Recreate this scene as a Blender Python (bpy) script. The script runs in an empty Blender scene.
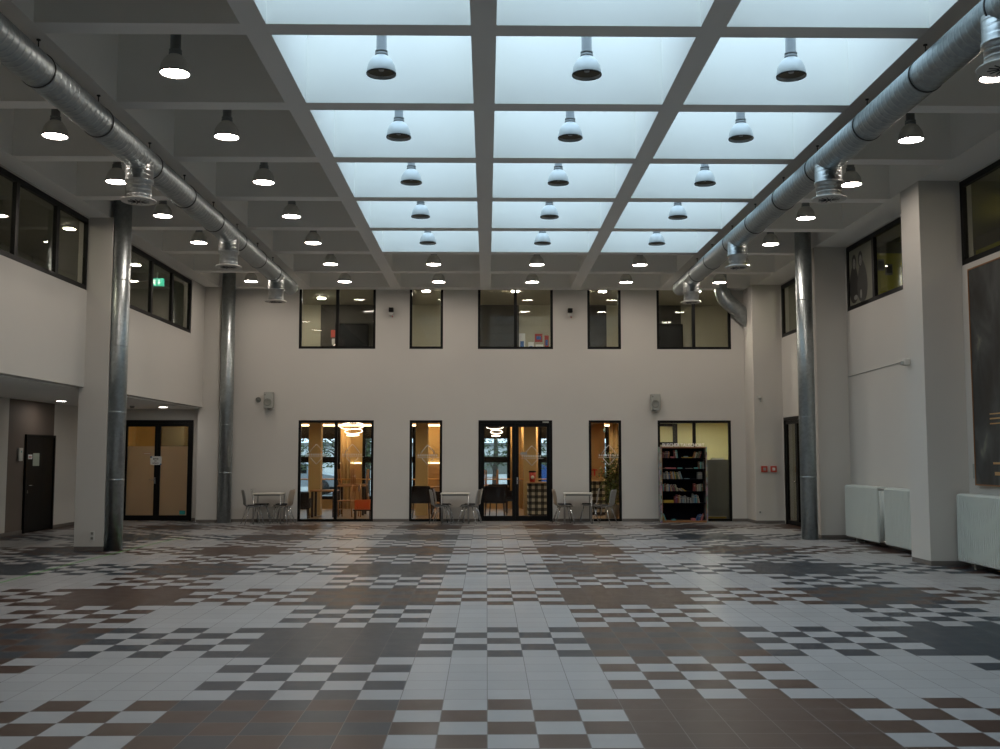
import bpy, bmesh, math, random
from mathutils import Vector, Matrix
R = math.radians
random.seed(7)
scene = bpy.context.scene
col = scene.collection

# ------------------------------------------------------------------ camera
cd = bpy.data.cameras.new('camera'); cam = bpy.data.objects.new('camera', cd); col.objects.link(cam)
cd.sensor_width = 36; cd.lens = 1030.8 * 36 / 1000
cd.shift_x = -0.00157; cd.shift_y = -0.0032
cd.clip_start = 0.05; cd.clip_end = 300
cam.location = (0, 0, 1.671)
cam.rotation_euler = (math.pi / 2 + 0.08189, 0, -0.01447)
scene.camera = cam
# ------------------------------------------------------------------ sky
w = bpy.data.worlds.new('world'); scene.world = w; w.use_nodes = True
bg = w.node_tree.nodes['Background']
bg.inputs[0].default_value = (0.59, 0.81, 1.0, 1); bg.inputs[1].default_value = 2.2
LAMP_E = 58.0
# ------------------------------------------------------------------ exposure
scene.view_settings.view_transform = 'Standard'; scene.view_settings.look = 'None'
scene.view_settings.exposure = 0.16; scene.view_settings.gamma = 1
scene.view_settings.use_curve_mapping = False
scene.cycles.use_denoising = True; scene.cycles.denoising_prefilter = 'ACCURATE'
scene.cycles.max_bounces = 12; scene.cycles.diffuse_bounces = 9; scene.cycles.transparent_max_bounces = 16
scene.cycles.caustics_reflective = False; scene.cycles.caustics_refractive = False
scene.cycles.sample_clamp_indirect = 6.0
# ------------------------------------------------------------------ grid of the coffered ceiling
BX = [(-7.09, -6.835), (-4.781, -4.523), (-2.469, -2.211), (-.165, .094), (2.153, 2.409), (4.464, 4.722), (6.776, 7.03)]
BY = [(10.025 + 2.3085 * k, 10.295 + 2.3085 * k) for k in range(-6, 7)] + [(26.185, 26.56)]
HC = 5.976; HT = 7.1
CX = [(BX[i][1], BX[i + 1][0]) for i in range(6)]
CY = {k: (10.295 + 2.3085 * (k - 1), 10.025 + 2.3085 * k if k < 7 else 26.185) for k in range(-4, 8)}   # row 1 lies between y 10.3 and 12.3
YB = 26.56; YF = -4.0; XL = -7.2; XR = 7.40; XLL = -10.03
SKY_ROWS = range(-2, 6)
# daylight portals over the open coffers
for k in SKY_ROWS:
    l = bpy.data.lights.new('sky_portal', 'AREA'); l.shape = 'RECTANGLE'
    l.size = 6.7; l.size_y = CY[k][1] - CY[k][0]; l.cycles.is_portal = True
    o = bpy.data.objects.new('sky_portal', l); col.objects.link(o)
    o.location = (1.127, (CY[k][0] + CY[k][1]) / 2, HT + .25)

# ================================================================== materials
MATS = {}
def mat(name, c=(.5, .5, .5), rough=.6, metal=0, noise=0, nscale=8, emit=None, es=0, trans=0, bump=0, bscale=200, spec=None, alpha=None):
    m = bpy.data.materials.new(name); m.use_nodes = True; MATS[name] = m
    nt = m.node_tree; b = nt.nodes['Principled BSDF']
    b.inputs['Base Color'].default_value = (*c, 1); b.inputs['Roughness'].default_value = rough
    b.inputs['Metallic'].default_value = metal
    if spec is not None: b.inputs['Specular IOR Level'].default_value = spec
    if trans: b.inputs['Transmission Weight'].default_value = trans
    if emit: b.inputs['Emission Color'].default_value = (*emit, 1); b.inputs['Emission Strength'].default_value = es
    if noise:
        tc = nt.nodes.new('ShaderNodeTexCoord'); n = nt.nodes.new('ShaderNodeTexNoise'); n.inputs['Scale'].default_value = nscale
        n.inputs['Detail'].default_value = 5
        mr = nt.nodes.new('ShaderNodeMapRange'); mr.inputs[3].default_value = 1 - noise; mr.inputs[4].default_value = 1 + noise
        mx = nt.nodes.new('ShaderNodeMix'); mx.data_type = 'RGBA'; mx.blend_type = 'MULTIPLY'; mx.inputs[0].default_value = 1
        mx.inputs[6].default_value = (*c, 1)
        nt.links.new(tc.outputs['Object'], n.inputs['Vector']); nt.links.new(n.outputs[0], mr.inputs[0])
        cc = nt.nodes.new('ShaderNodeCombineColor')
        for i in range(3): nt.links.new(mr.outputs[0], cc.inputs[i])
        nt.links.new(cc.outputs[0], mx.inputs[7]); nt.links.new(mx.outputs[2], b.inputs['Base Color'])
    if bump:
        tc = nt.nodes.new('ShaderNodeTexCoord'); n = nt.nodes.new('ShaderNodeTexNoise'); n.inputs['Scale'].default_value = bscale
        bp = nt.nodes.new('ShaderNodeBump'); bp.inputs['Strength'].default_value = bump; bp.inputs['Distance'].default_value = .01
        nt.links.new(tc.outputs['Object'], n.inputs['Vector']); nt.links.new(n.outputs[0], bp.inputs['Height']); nt.links.new(bp.outputs[0], b.inputs['Normal'])
    return m
mat('white_paint', (.61, .592, .55), .75, noise=.02, nscale=1.5, bump=.05, bscale=60)
mat('ceiling_paint', (.88, .87, .83), .85, noise=.02, nscale=2)
mat('brown_paint', (.135, .108, .088), .7, noise=.03)
mat('black_frame', (.005, .005, .005), .45, spec=.2)
mat('dark_door', (.008, .0075, .007), .5, spec=.2)
mat('baseboard_tile', (.16, .145, .13), .45, noise=.1, nscale=4)
mat('lamp_shade', (.62, .66, .68), .35, metal=.25)
mat('lamp_shade_dark', (.60, .60, .57), .5)
mat('lamp_inside', (.23, .20, .15), .4, metal=.5)
mat('lamp_housing', (.24, .26, .27), .4, metal=.6)
mat('lamp_glow', (1, 1, 1), .5, emit=(1.0, .87, .76), es=LAMP_E)
mat('black_rubber', (.01, .01, .01), .6)
mat('diffuser_white', (.62, .60, .55), .5)
mat('radiator_white', (.62, .66, .62), .4)
mat('plastic_grey', (.36, .37, .34), .5)
mat('plastic_dark_grey', (.22, .23, .21), .6)
mat('plastic_white', (.62, .62, .58), .4)
mat('plastic_black', (.006, .006, .006), .5, spec=.2)
mat('red_plastic', (.5, .06, .035), .45)
mat('chrome', (.7, .71, .72), .22, metal=1)
mat('steel', (.45, .45, .44), .35, metal=1)
mat('table_top', (.62, .60, .53), .4)
mat('chair_shell', (.33, .33, .31), .45, noise=.05)
mat('chair_shell_beige', (.38, .33, .27), .45)
mat('seat_pad', (.012, .012, .013), .8)
mat('cafe_cream', (.62, .47, .23), .7, noise=.03)
mat('cafe_tan', (.40, .25, .11), .7)
mat('cafe_ceiling', (.65, .52, .36), .8)
mat('cafe_floor', (.33, .25, .17), .35, noise=.1)
mat('wood', (.42, .22, .09), .45, noise=.15, nscale=20)
mat('wood_light', (.55, .36, .18), .5, noise=.12, nscale=20)
mat('dark_leather', (.020, .011, .008), .6, noise=.15, spec=.2)
mat('dark_wood', (.04, .025, .018), .5)
mat('cafe_light', (1, 1, 1), .5, emit=(1, .66, .34), es=9)
mat('ring_light', (1, 1, 1), .5, emit=(1, .80, .60), es=6)
mat('led_strip', (1, 1, 1), .5, emit=(1, .78, .45), es=4)
mat('down_light', (1, 1, 1), .5, emit=(1, .93, .86), es=32)
mat('room_light', (1, 1, 1), .5, emit=(1, .92, .74), es=32)
mat('corridor_light', (1, 1, 1), .5, emit=(1, .92, .76), es=260)
mat('gallery_light', (1, 1, 1), .5, emit=(1, .93, .78), es=150)
mat('spot_glow', (1, 1, 1), .5, emit=(1, .76, .46), es=330)
mat('vestibule_light', (1, 1, 1), .5, emit=(1, .72, .38), es=10)
mat('brass', (.75, .45, .18), .35, metal=1)
mat('room_beige', (.44, .41, .31), .8)
mat('room_brown', (.05, .043, .033), .7)
mat('room_black', (.003, .003, .003), .7, spec=.1)
mat('room_olive', (.20, .20, .15), .8)
mat('room_lime', (.62, .60, .06), .7)
mat('poster_paper', (.17, .17, .13), .6)
mat('room_floor', (.12, .11, .10), .5)
mat('yellow_room', (.58, .58, .36), .8)
mat('cabinet_grey', (.16, .16, .135), .6, noise=.05)
mat('orange_plastic', (.75, .16, .02), .45)
mat('cup_red', (.5, .03, .025), .4)
mat('paper', (.75, .76, .74), .7)
mat('paper_pale_green', (.40, .46, .38), .7)
mat('paper_blue', (.03, .12, .30), .7)
mat('poster_red', (.45, .06, .05), .7)
mat('poster_blue', (.05, .14, .40), .7)
mat('print_dark', (.018, .018, .016), .6)
mat('print_mid', (.055, .055, .05), .6)
mat('print_light', (.22, .22, .20), .6)
mat('text_black', (.02, .02, .02), .7)
mat('sign_letter', (.88, .88, .88), .5)
mat('gold_leaf', (.75, .47, .22), .3, metal=.8)
mat('green_line', (.12, .42, .08), .7)
mat('shelf_navy', (.002, .003, .007), .7, spec=.1)
mat('foliage', (.14, .18, .04), .5, noise=.4, nscale=9)
mat('foliage_light', (.32, .34, .10), .5, noise=.3, nscale=9)
mat('bark', (.10, .085, .07), .9, noise=.3, nscale=20)
mat('leaf_out', (.09, .12, .05), .7, noise=.4, nscale=3)
mat('pot', (.30, .26, .20), .6)
mat('building_white', (.75, .75, .73), .8)
mat('building_blue', (.01, .06, .22), .6)
mat('car_paint', (.30, .33, .36), .3, metal=.3)
mat('asphalt', (.22, .22, .22), .9, noise=.1)
mat('exit_green', (.02, .5, .3), .5, emit=(.03, .55, .40), es=.9)
mat('exit_white', (.9, .9, .9), .5, emit=(.75, 1, .9), es=1.0)
mat('curtain', (.66, .52, .30), .85, noise=.05)
mat('wood_edge', (.28, .13, .05), .5, noise=.2, nscale=30)
mat('teal_film', (.03, .35, .33), .5)

def nodes_mat(name):
    m = bpy.data.materials.new(name); m.use_nodes = True; MATS[name] = m
    return m, m.node_tree, m.node_tree.nodes['Principled BSDF']
# galvanised sheet: spiral ribs along an axis
def galv(name, axis, scale, strength, base=(.40, .44, .46), rough=.34):
    m, nt, b = nodes_mat(name)
    b.inputs['Metallic'].default_value = 1; b.inputs['Roughness'].default_value = rough
    tc = nt.nodes.new('ShaderNodeTexCoord')
    n = nt.nodes.new('ShaderNodeTexVoronoi'); n.inputs['Scale'].default_value = 22
    mr = nt.nodes.new('ShaderNodeMapRange'); mr.inputs[3].default_value = .85; mr.inputs[4].default_value = 1.12
    vm = nt.nodes.new('ShaderNodeVectorMath'); vm.operation = 'SCALE'; vm.inputs[0].default_value = base
    nt.links.new(tc.outputs['Object'], n.inputs['Vector']); nt.links.new(n.outputs['Color'], mr.inputs[0]); nt.links.new(mr.outputs[0], vm.inputs['Scale'])
    nt.links.new(vm.outputs[0], b.inputs['Base Color'])
    if strength:
        wv = nt.nodes.new('ShaderNodeTexWave'); wv.bands_direction = axis; wv.inputs['Scale'].default_value = scale
        wv.inputs['Distortion'].default_value = 0
        pw = nt.nodes.new('ShaderNodeMath'); pw.operation = 'POWER'; pw.inputs[1].default_value = 6
        bp = nt.nodes.new('ShaderNodeBump'); bp.inputs['Strength'].default_value = strength; bp.inputs['Distance'].default_value = .008
        nt.links.new(tc.outputs['Object'], wv.inputs['Vector']); nt.links.new(wv.outputs['Fac'], pw.inputs[0]); nt.links.new(pw.outputs[0], bp.inputs['Height'])
        nt.links.new(bp.outputs[0], b.inputs['Normal'])
    return m
galv('galv_duct', 'Y', 2.6, .75, base=(.33, .37, .385), rough=.44)
galv('galv_outlet', 'Z', 4.5, .5, base=(.48, .50, .50), rough=.34)
galv('galv_riser', 'Z', 1, 0, base=(.42, .46, .47), rough=.38)
# clear glass
def glass(name, tint=(1, 1, 1), refl=1.0):
    m = bpy.data.materials.new(name); m.use_nodes = True; MATS[name] = m
    nt = m.node_tree; nt.nodes.clear()
    out = nt.nodes.new('ShaderNodeOutputMaterial'); mx = nt.nodes.new('ShaderNodeMixShader')
    t = nt.nodes.new('ShaderNodeBsdfTransparent'); t.inputs[0].default_value = (*tint, 1)
    g = nt.nodes.new('ShaderNodeBsdfGlossy'); g.inputs['Roughness'].default_value = .01
    f = nt.nodes.new('ShaderNodeFresnel'); f.inputs['IOR'].default_value = 1.5
    ml = nt.nodes.new('ShaderNodeMath'); ml.operation = 'MULTIPLY'; ml.inputs[1].default_value = refl; ml.use_clamp = True
    ge = nt.nodes.new('ShaderNodeNewGeometry'); io = nt.nodes.new('ShaderNodeMapRange'); io.inputs[3].default_value = 1.5; io.inputs[4].default_value = 1 / 1.5
    nt.links.new(ge.outputs['Backfacing'], io.inputs[0]); nt.links.new(io.outputs[0], f.inputs['IOR'])
    nt.links.new(f.outputs[0], ml.inputs[0]); nt.links.new(ml.outputs[0], mx.inputs[0]); nt.links.new(t.outputs[0], mx.inputs[1]); nt.links.new(g.outputs[0], mx.inputs[2])
    nt.links.new(mx.outputs[0], out.inputs[0])
glass('clear_glass', (.95, .96, .95), .55)
glass('dark_glass', (.90, .90, .84), 1.0)
# frosted film
m = bpy.data.materials.new('frosted_film'); m.use_nodes = True; MATS['frosted_film'] = m
nt = m.node_tree; nt.nodes.clear(); out = nt.nodes.new('ShaderNodeOutputMaterial'); mx = nt.nodes.new('ShaderNodeMixShader'); mx.inputs[0].default_value = .35
a = nt.nodes.new('ShaderNodeBsdfTranslucent'); a.inputs[0].default_value = (.75, .68, .56, 1)
b = nt.nodes.new('ShaderNodeBsdfDiffuse'); b.inputs[0].default_value = (.45, .42, .36, 1)
nt.links.new(a.outputs[0], mx.inputs[1]); nt.links.new(b.outputs[0], mx.inputs[2]); nt.links.new(mx.outputs[0], out.inputs[0])

# ---- the tiled floor
def floor_material():
    m, nt, b = nodes_mat('floor_tiles')
    L = nt.links
    def math_(op, a, bb=None, c=None):
        n = nt.nodes.new('ShaderNodeMath'); n.operation = op
        for i, v in enumerate((a, bb, c)):
            if v is None: continue
            if isinstance(v, (int, float)): n.inputs[i].default_value = v
            else: L.new(v, n.inputs[i])
        return n.outputs[0]
    tc = nt.nodes.new('ShaderNodeTexCoord'); sp = nt.nodes.new('ShaderNodeSeparateXYZ'); L.new(tc.outputs['Object'], sp.inputs[0])
    u = math_('DIVIDE', math_('SUBTRACT', sp.outputs[0], .0067), .3); v = math_('DIVIDE', math_('SUBTRACT', sp.outputs[1], 6.0615), .2998)
    i = math_('FLOOR', u); r = math_('FLOOR', v)
    fu = math_('FRACT', u); fv = math_('FRACT', v)
    c = math_('FLOOR', math_('DIVIDE', math_('ADD', i, 2.001), 5)); q = math_('FLOOR', math_('DIVIDE', math_('SUBTRACT', r, 3.999), 5))
    par = math_('FLOORED_MODULO', math_('ADD', i, r), 2) if False else math_('SUBTRACT', math_('ADD', i, r), math_('MULTIPLY', math_('FLOOR', math_('DIVIDE', math_('ADD', math_('ADD', i, r), .001), 2)), 2))
    par = math_('GREATER_THAN', par, .5)
    def mod(x, n): return math_('SUBTRACT', x, math_('MULTIPLY', math_('FLOOR', math_('DIVIDE', math_('ADD', x, .001), n)), n))
    codd = math_('GREATER_THAN', mod(c, 2), .5); qodd = math_('GREATER_THAN', mod(q, 2), .5)
    cb = math_('COMPARE', mod(c, 4), 1, .3); qb = math_('COMPARE', mod(q, 4), 3, .3)
    npar = math_('SUBTRACT', 1, par)
    dark = math_('ADD', math_('MULTIPLY', par, qodd), math_('MULTIPLY', npar, codd))
    brown = math_('ADD', math_('MULTIPLY', par, qb), math_('MULTIPLY', npar, cb))
    wn = nt.nodes.new('ShaderNodeTexWhiteNoise'); wn.noise_dimensions = '2D'
    cv = nt.nodes.new('ShaderNodeCombineXYZ'); L.new(i, cv.inputs[0]); L.new(r, cv.inputs[1]); L.new(cv.outputs[0], wn.inputs['Vector'])
    def mix(f, a, bb, blend='MIX'):
        n = nt.nodes.new('ShaderNodeMix'); n.data_type = 'RGBA'; n.blend_type = blend
        for k, x in ((0, f), (6, a), (7, bb)):
            if isinstance(x, tuple): n.inputs[k].default_value = (*x, 1)
            elif isinstance(x, (int, float)): n.inputs[k].default_value = x
            else: L.new(x, n.inputs[k])
        return n.outputs[2]
    dk = mix(brown, (.020, .029, .039), (.046, .024, .017))
    colr = mix(dark, (.30, .30, .30), dk)
    ns = nt.nodes.new('ShaderNodeTexNoise'); ns.inputs['Scale'].default_value = 6; ns.inputs['Detail'].default_value = 4
    L.new(tc.outputs['Object'], ns.inputs['Vector'])
    fac = math_('ADD', .82, math_('ADD', math_('MULTIPLY', wn.outputs[0], .12), math_('MULTIPLY', ns.outputs[0], .22)))
    cc = nt.nodes.new('ShaderNodeCombineColor')
    for k in range(3): L.new(fac, cc.inputs[k])
    colr = mix(1, colr, cc.outputs[0], 'MULTIPLY')
    g = .009
    eu = math_('MINIMUM', fu, math_('SUBTRACT', 1, fu)); ev = math_('MINIMUM', fv, math_('SUBTRACT', 1, fv))
    gr = math_('LESS_THAN', math_('MINIMUM', eu, ev), g)
    colr = mix(gr, colr, (.21, .20, .19))
    L.new(colr, b.inputs['Base Color'])
    rg = math_('ADD', .285, math_('MULTIPLY', ns.outputs[0], .08)); rg = math_('ADD', rg, math_('MULTIPLY', gr, .35))
    L.new(rg, b.inputs['Roughness']); b.inputs['Specular IOR Level'].default_value = .13
    bp = nt.nodes.new('ShaderNodeBump'); bp.inputs['Strength'].default_value = .25; bp.inputs['Distance'].default_value = .003
    L.new(math_('SUBTRACT', 1, gr), bp.inputs['Height']); L.new(bp.outputs[0], b.inputs['Normal'])
floor_material()
# ---- abstract painting
def painting_material():
    m, nt, b = nodes_mat('abstract_paint'); L = nt.links
    tc = nt.nodes.new('ShaderNodeTexCoord'); mp = nt.nodes.new('ShaderNodeMapping'); mp.inputs['Scale'].default_value = (1, 1.5, .8); mp.inputs['Rotation'].default_value = (.5, 0, 0)
    n = nt.nodes.new('ShaderNodeTexNoise'); n.inputs['Scale'].default_value = 1.1; n.inputs['Detail'].default_value = 12; n.inputs['Distortion'].default_value = .7
    L.new(tc.outputs['Object'], mp.inputs[0]); L.new(mp.outputs[0], n.inputs['Vector'])
    cr = nt.nodes.new('ShaderNodeValToRGB'); L.new(n.outputs[0], cr.inputs[0])
    e = cr.color_ramp.elements; e[0].position = .25; e[0].color = (.012, .011, .010, 1); e[1].position = .70; e[1].color = (.24, .235, .18, 1)
    x = e.new(.42); x.color = (.03, .024, .02, 1); x = e.new(.52); x.color = (.045, .044, .04, 1); x = e.new(.62); x.color = (.085, .085, .08, 1)
    L.new(cr.outputs[0], b.inputs['Base Color']); b.inputs['Roughness'].default_value = .55
painting_material()
# ---- checked cloth
def check_material():
    m, nt, b = nodes_mat('checked_cloth'); L = nt.links
    tc = nt.nodes.new('ShaderNodeTexCoord'); sp = nt.nodes.new('ShaderNodeSeparateXYZ'); L.new(tc.outputs['Object'], sp.inputs[0])
    outs = []
    for k in (0, 2):
        d = nt.nodes.new('ShaderNodeMath'); d.operation = 'MULTIPLY'; d.inputs[1].default_value = 1 / .17; L.new(sp.outputs[k], d.inputs[0])
        f = nt.nodes.new('ShaderNodeMath'); f.operation = 'FRACT'; L.new(d.outputs[0], f.inputs[0])
        g = nt.nodes.new('ShaderNodeMath'); g.operation = 'GREATER_THAN'; g.inputs[1].default_value = .5; L.new(f.outputs[0], g.inputs[0]); outs.append(g.outputs[0])
    s = nt.nodes.new('ShaderNodeMath'); s.operation = 'ADD'; L.new(outs[0], s.inputs[0]); L.new(outs[1], s.inputs[1])
    h = nt.nodes.new('ShaderNodeMath'); h.operation = 'MULTIPLY'; h.inputs[1].default_value = .5; L.new(s.outputs[0], h.inputs[0])
    cr = nt.nodes.new('ShaderNodeValToRGB'); cr.color_ramp.interpolation = 'CONSTANT'; L.new(h.outputs[0], cr.inputs[0])
    e = cr.color_ramp.elements; e[0].color = (.02, .02, .02, 1); e[1].position = .9; e[1].color = (.62, .58, .45, 1); x = e.new(.4); x.color = (.12, .11, .085, 1)
    L.new(cr.outputs[0], b.inputs['Base Color']); b.inputs['Roughness'].default_value = .85
check_material()
# ---- sticker-covered bookcase sides
def sticker_material():
    m, nt, b = nodes_mat('printed_side'); L = nt.links
    tc = nt.nodes.new('ShaderNodeTexCoord'); v = nt.nodes.new('ShaderNodeTexVoronoi'); v.inputs['Scale'].default_value = 14
    L.new(tc.outputs['Object'], v.inputs['Vector'])
    hs = nt.nodes.new('ShaderNodeHueSaturation'); hs.inputs['Saturation'].default_value = .5; hs.inputs['Value'].default_value = .38; hs.inputs['Hue'].default_value = .53
    L.new(v.outputs['Color'], hs.inputs['Color']); L.new(hs.outputs[0], b.inputs['Base Color']); b.inputs['Roughness'].default_value = .6
sticker_material()

# ================================================================== mesh helpers
class MB:
    def __init__(s): s.v = []; s.f = []; s.sm = []
    def add(s, vs, fs, smooth=False):
        o = len(s.v); s.v += [tuple(x) for x in vs]; s.f += [tuple(i + o for i in f) for f in fs]; s.sm += [smooth] * len(fs); return s
    def box(s, x0, x1, y0, y1, z0, z1, M=None):
        vs = [Vector(p) for p in ((x0, y0, z0), (x1, y0, z0), (x1, y1, z0), (x0, y1, z0), (x0, y0, z1), (x1, y0, z1), (x1, y1, z1), (x0, y1, z1))]
        if M: vs = [M @ p for p in vs]
        return s.add(vs, [(3, 2, 1, 0), (4, 5, 6, 7), (0, 1, 5, 4), (1, 2, 6, 5), (2, 3, 7, 6), (3, 0, 4, 7)])
    def rbox(s, x0, x1, y0, y1, z0, z1, b=.01, M=None):      # bevelled box
        bm = bmesh.new(); bmesh.ops.create_cube(bm, size=1)
        for v in bm.verts: v.co = Vector(((x0 + x1) / 2 + v.co.x * (x1 - x0), (y0 + y1) / 2 + v.co.y * (y1 - y0), (z0 + z1) / 2 + v.co.z * (z1 - z0)))
        bmesh.ops.bevel(bm, geom=bm.edges[:], offset=b, segments=2, affect='EDGES', profile=.5)
        bm.verts.index_update()
        vs = [(M @ v.co if M else v.co.copy()) for v in bm.verts]; fs = [tuple(v.index for v in f.verts) for f in bm.faces]; bm.free()
        return s.add(vs, fs)
    def tube(s, pts, r, n=12, caps=True, radii=None):
        pts = [Vector(p) for p in pts]; rings = []; up = None
        for i, p in enumerate(pts):
            d = (pts[min(i + 1, len(pts) - 1)] - pts[max(i - 1, 0)]).normalized()
            if up is None: up = Vector((0, 0, 1)) if abs(d.z) < .9 else Vector((0, 1, 0))
            a = d.cross(up).normalized(); up = a.cross(d).normalized()
            rr = radii[i] if radii else r
            rings.append([p + a * math.cos(t) * rr + up * math.sin(t) * rr for t in (2 * math.pi * k / n for k in range(n))])
        vs = [v for g in rings for v in g]
        fs = [(i * n + k, i * n + (k + 1) % n, (i + 1) * n + (k + 1) % n, (i + 1) * n + k) for i in range(len(pts) - 1) for k in range(n)]
        s.add(vs, fs, True)
        if caps:
            o = len(s.v) - len(vs)
            s.f += [tuple(o + k for k in range(n))[::-1], tuple(o + (len(pts) - 1) * n + k for k in range(n))]; s.sm += [False, False]
        return s
    def lathe(s, prof, cx=0, cy=0, n=28, smooth=True):         # profile (r, z)
        vs = [(cx + r * math.cos(2 * math.pi * k / n), cy + r * math.sin(2 * math.pi * k / n), z) for r, z in prof for k in range(n)]
        fs = [(i * n + k, i * n + (k + 1) % n, (i + 1) * n + (k + 1) % n, (i + 1) * n + k) for i in range(len(prof) - 1) for k in range(n)]
        return s.add(vs, fs, smooth)
    def build(s, name, m, parent=None, loc=None):
        me = bpy.data.meshes.new(name); me.from_pydata(s.v, [], s.f); me.update()
        me.polygons.foreach_set('use_smooth', s.sm)
        bm = bmesh.new(); bm.from_mesh(me); bmesh.ops.recalc_face_normals(bm, faces=bm.faces[:]); bm.to_mesh(me); bm.free()
        me.materials.append(MATS[m]); o = bpy.data.objects.new(name, me); col.objects.link(o)
        if parent is not None: o.parent = parent
        if loc: o.location = loc
        return o
def tag(o, label=None, cat=None, group=None, kind=None):
    if label: o['label'] = label
    if cat: o['category'] = cat
    if group: o['group'] = group
    if kind: o['kind'] = kind
    return o
def empty(name, loc=(0, 0, 0), rz=0):
    o = bpy.data.objects.new(name, None); col.objects.link(o); o.location = loc; o.rotation_euler = (0, 0, rz); o.empty_display_size = .2; return o
KIDS = {}
def copy_tree(o, parent=None):
    c = o.copy(); col.objects.link(c); c.parent = parent
    for ch in [x for x in bpy.data.objects if x.parent == o]: copy_tree(ch, c)
    return c
def struct(o): o['kind'] = 'structure'; return o
def text_obj(s, size, m, name, parent=None, M=None, extrude=.001, align='CENTER'):
    cu = bpy.data.curves.new(name, 'FONT'); cu.body = s; cu.size = size; cu.align_x = align; cu.extrude = extrude; cu.offset = size * .025
    t = bpy.data.objects.new(name, cu); col.objects.link(t); bpy.context.view_layer.update()
    me = bpy.data.meshes.new_from_object(t.evaluated_get(bpy.context.evaluated_depsgraph_get()))
    bpy.data.objects.remove(t); me.materials.clear(); me.materials.append(MATS[m])
    if M: me.transform(M)
    o = bpy.data.objects.new(name, me); col.objects.link(o); o.parent = parent; return o
def wall(name, m, axis, p0, p1, a0, a1, z0, z1, holes=()):
    """slab between p0 and p1 on `axis`; spans a0..a1 and z0..z1; holes are (a0,a1,z0,z1)"""
    xs = sorted({a0, a1, *[h[0] for h in holes], *[h[1] for h in holes]}); zs = sorted({z0, z1, *[h[2] for h in holes], *[h[3] for h in holes]})
    xs = [x for x in xs if a0 <= x <= a1]; zs = [z for z in zs if z0 <= z <= z1]
    mb = MB()
    for i in range(len(xs) - 1):
        run = None
        for j in range(len(zs) - 1):
            cx = (xs[i] + xs[i + 1]) / 2; cz = (zs[j] + zs[j + 1]) / 2
            hole = any(h[0] < cx < h[1] and h[2] < cz < h[3] for h in holes)
            if not hole: run = (run[0] if run else zs[j], zs[j + 1])
            if run and (hole or j == len(zs) - 2):
                if axis == 'y': mb.box(xs[i], xs[i + 1], p0, p1, *run)
                else: mb.box(p0, p1, xs[i], xs[i + 1], *run)
                run = None
    return struct(mb.build(name, m))

# ================================================================== the hall's shell
struct(MB().box(-14, 10, YF, 27.3, -.2, 0).build('floor', 'floor_tiles'))
# coffered ceiling
mb = MB()
for x0, x1 in BX: mb.box(x0, x1, YF, YB, HC, HT)
for y0, y1 in BY:
    for x0, x1 in CX: mb.box(x0, x1, y0, y1, HC + .002, HT)
mb.box(-7.45, -7.09, YF, YB + .3, HC, HT); mb.box(7.03, 7.65, YF, YB + .3, HC, HT)
# slab over the closed coffers
mb.box(-7.45, CX[2][0], YF, YB + .3, HT, HT + .25); mb.box(CX[4][1], 7.65, YF, YB + .3, HT, HT + .25)
mb.box(CX[2][0], CX[4][1], CY[5][1], YB + .3, HT, HT + .25); mb.box(CX[2][0], CX[4][1], YF, CY[-2][0], HT, HT + .25)
struct(mb.build('ceiling', 'ceiling_paint'))
# back wall
LOW = [(-4.83, -2.90), (-1.98, -1.14), (-.21, 1.69), (2.63, 3.47), (4.41, 6.31)]
UPP = [(-4.86, -2.88), (-2.0, -1.133), (-.23, 1.72), (2.614, 3.488), (4.42, 6.355)]
LH = 2.585; US = 4.43; UT = 5.99
holes = [(a, b, 0, LH) for a, b in LOW] + [(a, b, US, HC) for a, b in UPP]
wall('wall_back', 'white_paint', 'y', YB, YB + .14, -7.4, 7.6, 0, HC, holes)
# right wall: upper windows and glazed door
WR = [(9.9, 15.785), (16.55, 20.9), (21.7, 25.62)]; WS = 4.62
wall('wall_right', 'white_paint', 'x', XR, XR + .2, YF, YB, 0, HC, [(a, b, WS, 5.95) for a, b in WR] + [(21.9, 25.58, 0, 2.62)])
# left wall above the recess
WL = [(9.9, 18.55), (19.25, 25.05)]
wall('wall_left', 'white_paint', 'x', XL - .2, XL, YF, 26.2, 2.9, HC, [(a, b, 4.64, 5.95) for a, b in WL])
# recess
struct(MB().box(-14, XL - .2, YF, 27.2, 2.88, 3.1).build('ceiling_recess', 'ceiling_paint'))
struct(MB().box(XLL - .2, XLL, YF, 21.8, 0, 2.88).box(XLL - .2, XLL, 24.08, 27.2, 0, 2.88).build('wall_recess', 'white_paint'))
struct(MB().box(XLL - .2, XLL, 21.8, 24.08, 0, 2.88).build('wall_recess_panel', 'brown_paint'))
GD = (-9.47, -7.63)
wall('wall_recess_back', 'white_paint', 'y', 26.98, 27.15, XLL, -7.2, 0, 2.9, [(GD[0], GD[1], 0, 2.60)])
wall('wall_front', 'white_paint', 'y', YF - .2, YF, -10.3, 7.7, 0, HC)
# pillars (kept as trim)
PIL = [(-7.29, -6.77, 18.5, 19.1), (-7.3, -6.775, 26.2, YB), (6.77, XR, 15.79, 16.5), (6.77, XR, 20.95, 21.65), (6.68, XR, 25.65, YB)]
for i, (x0, x1, y0, y1) in enumerate(PIL):
    struct(MB().box(x0, x1, y0, y1, 0.075, HC).build('trim_%d' % (i + 1), 'white_paint'))
    struct(MB().box(x0 + .003, x1 - .003, y0 + .003, y1 - .003, 0, .075).build('baseboard_pillar', 'baseboard_tile'))
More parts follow.
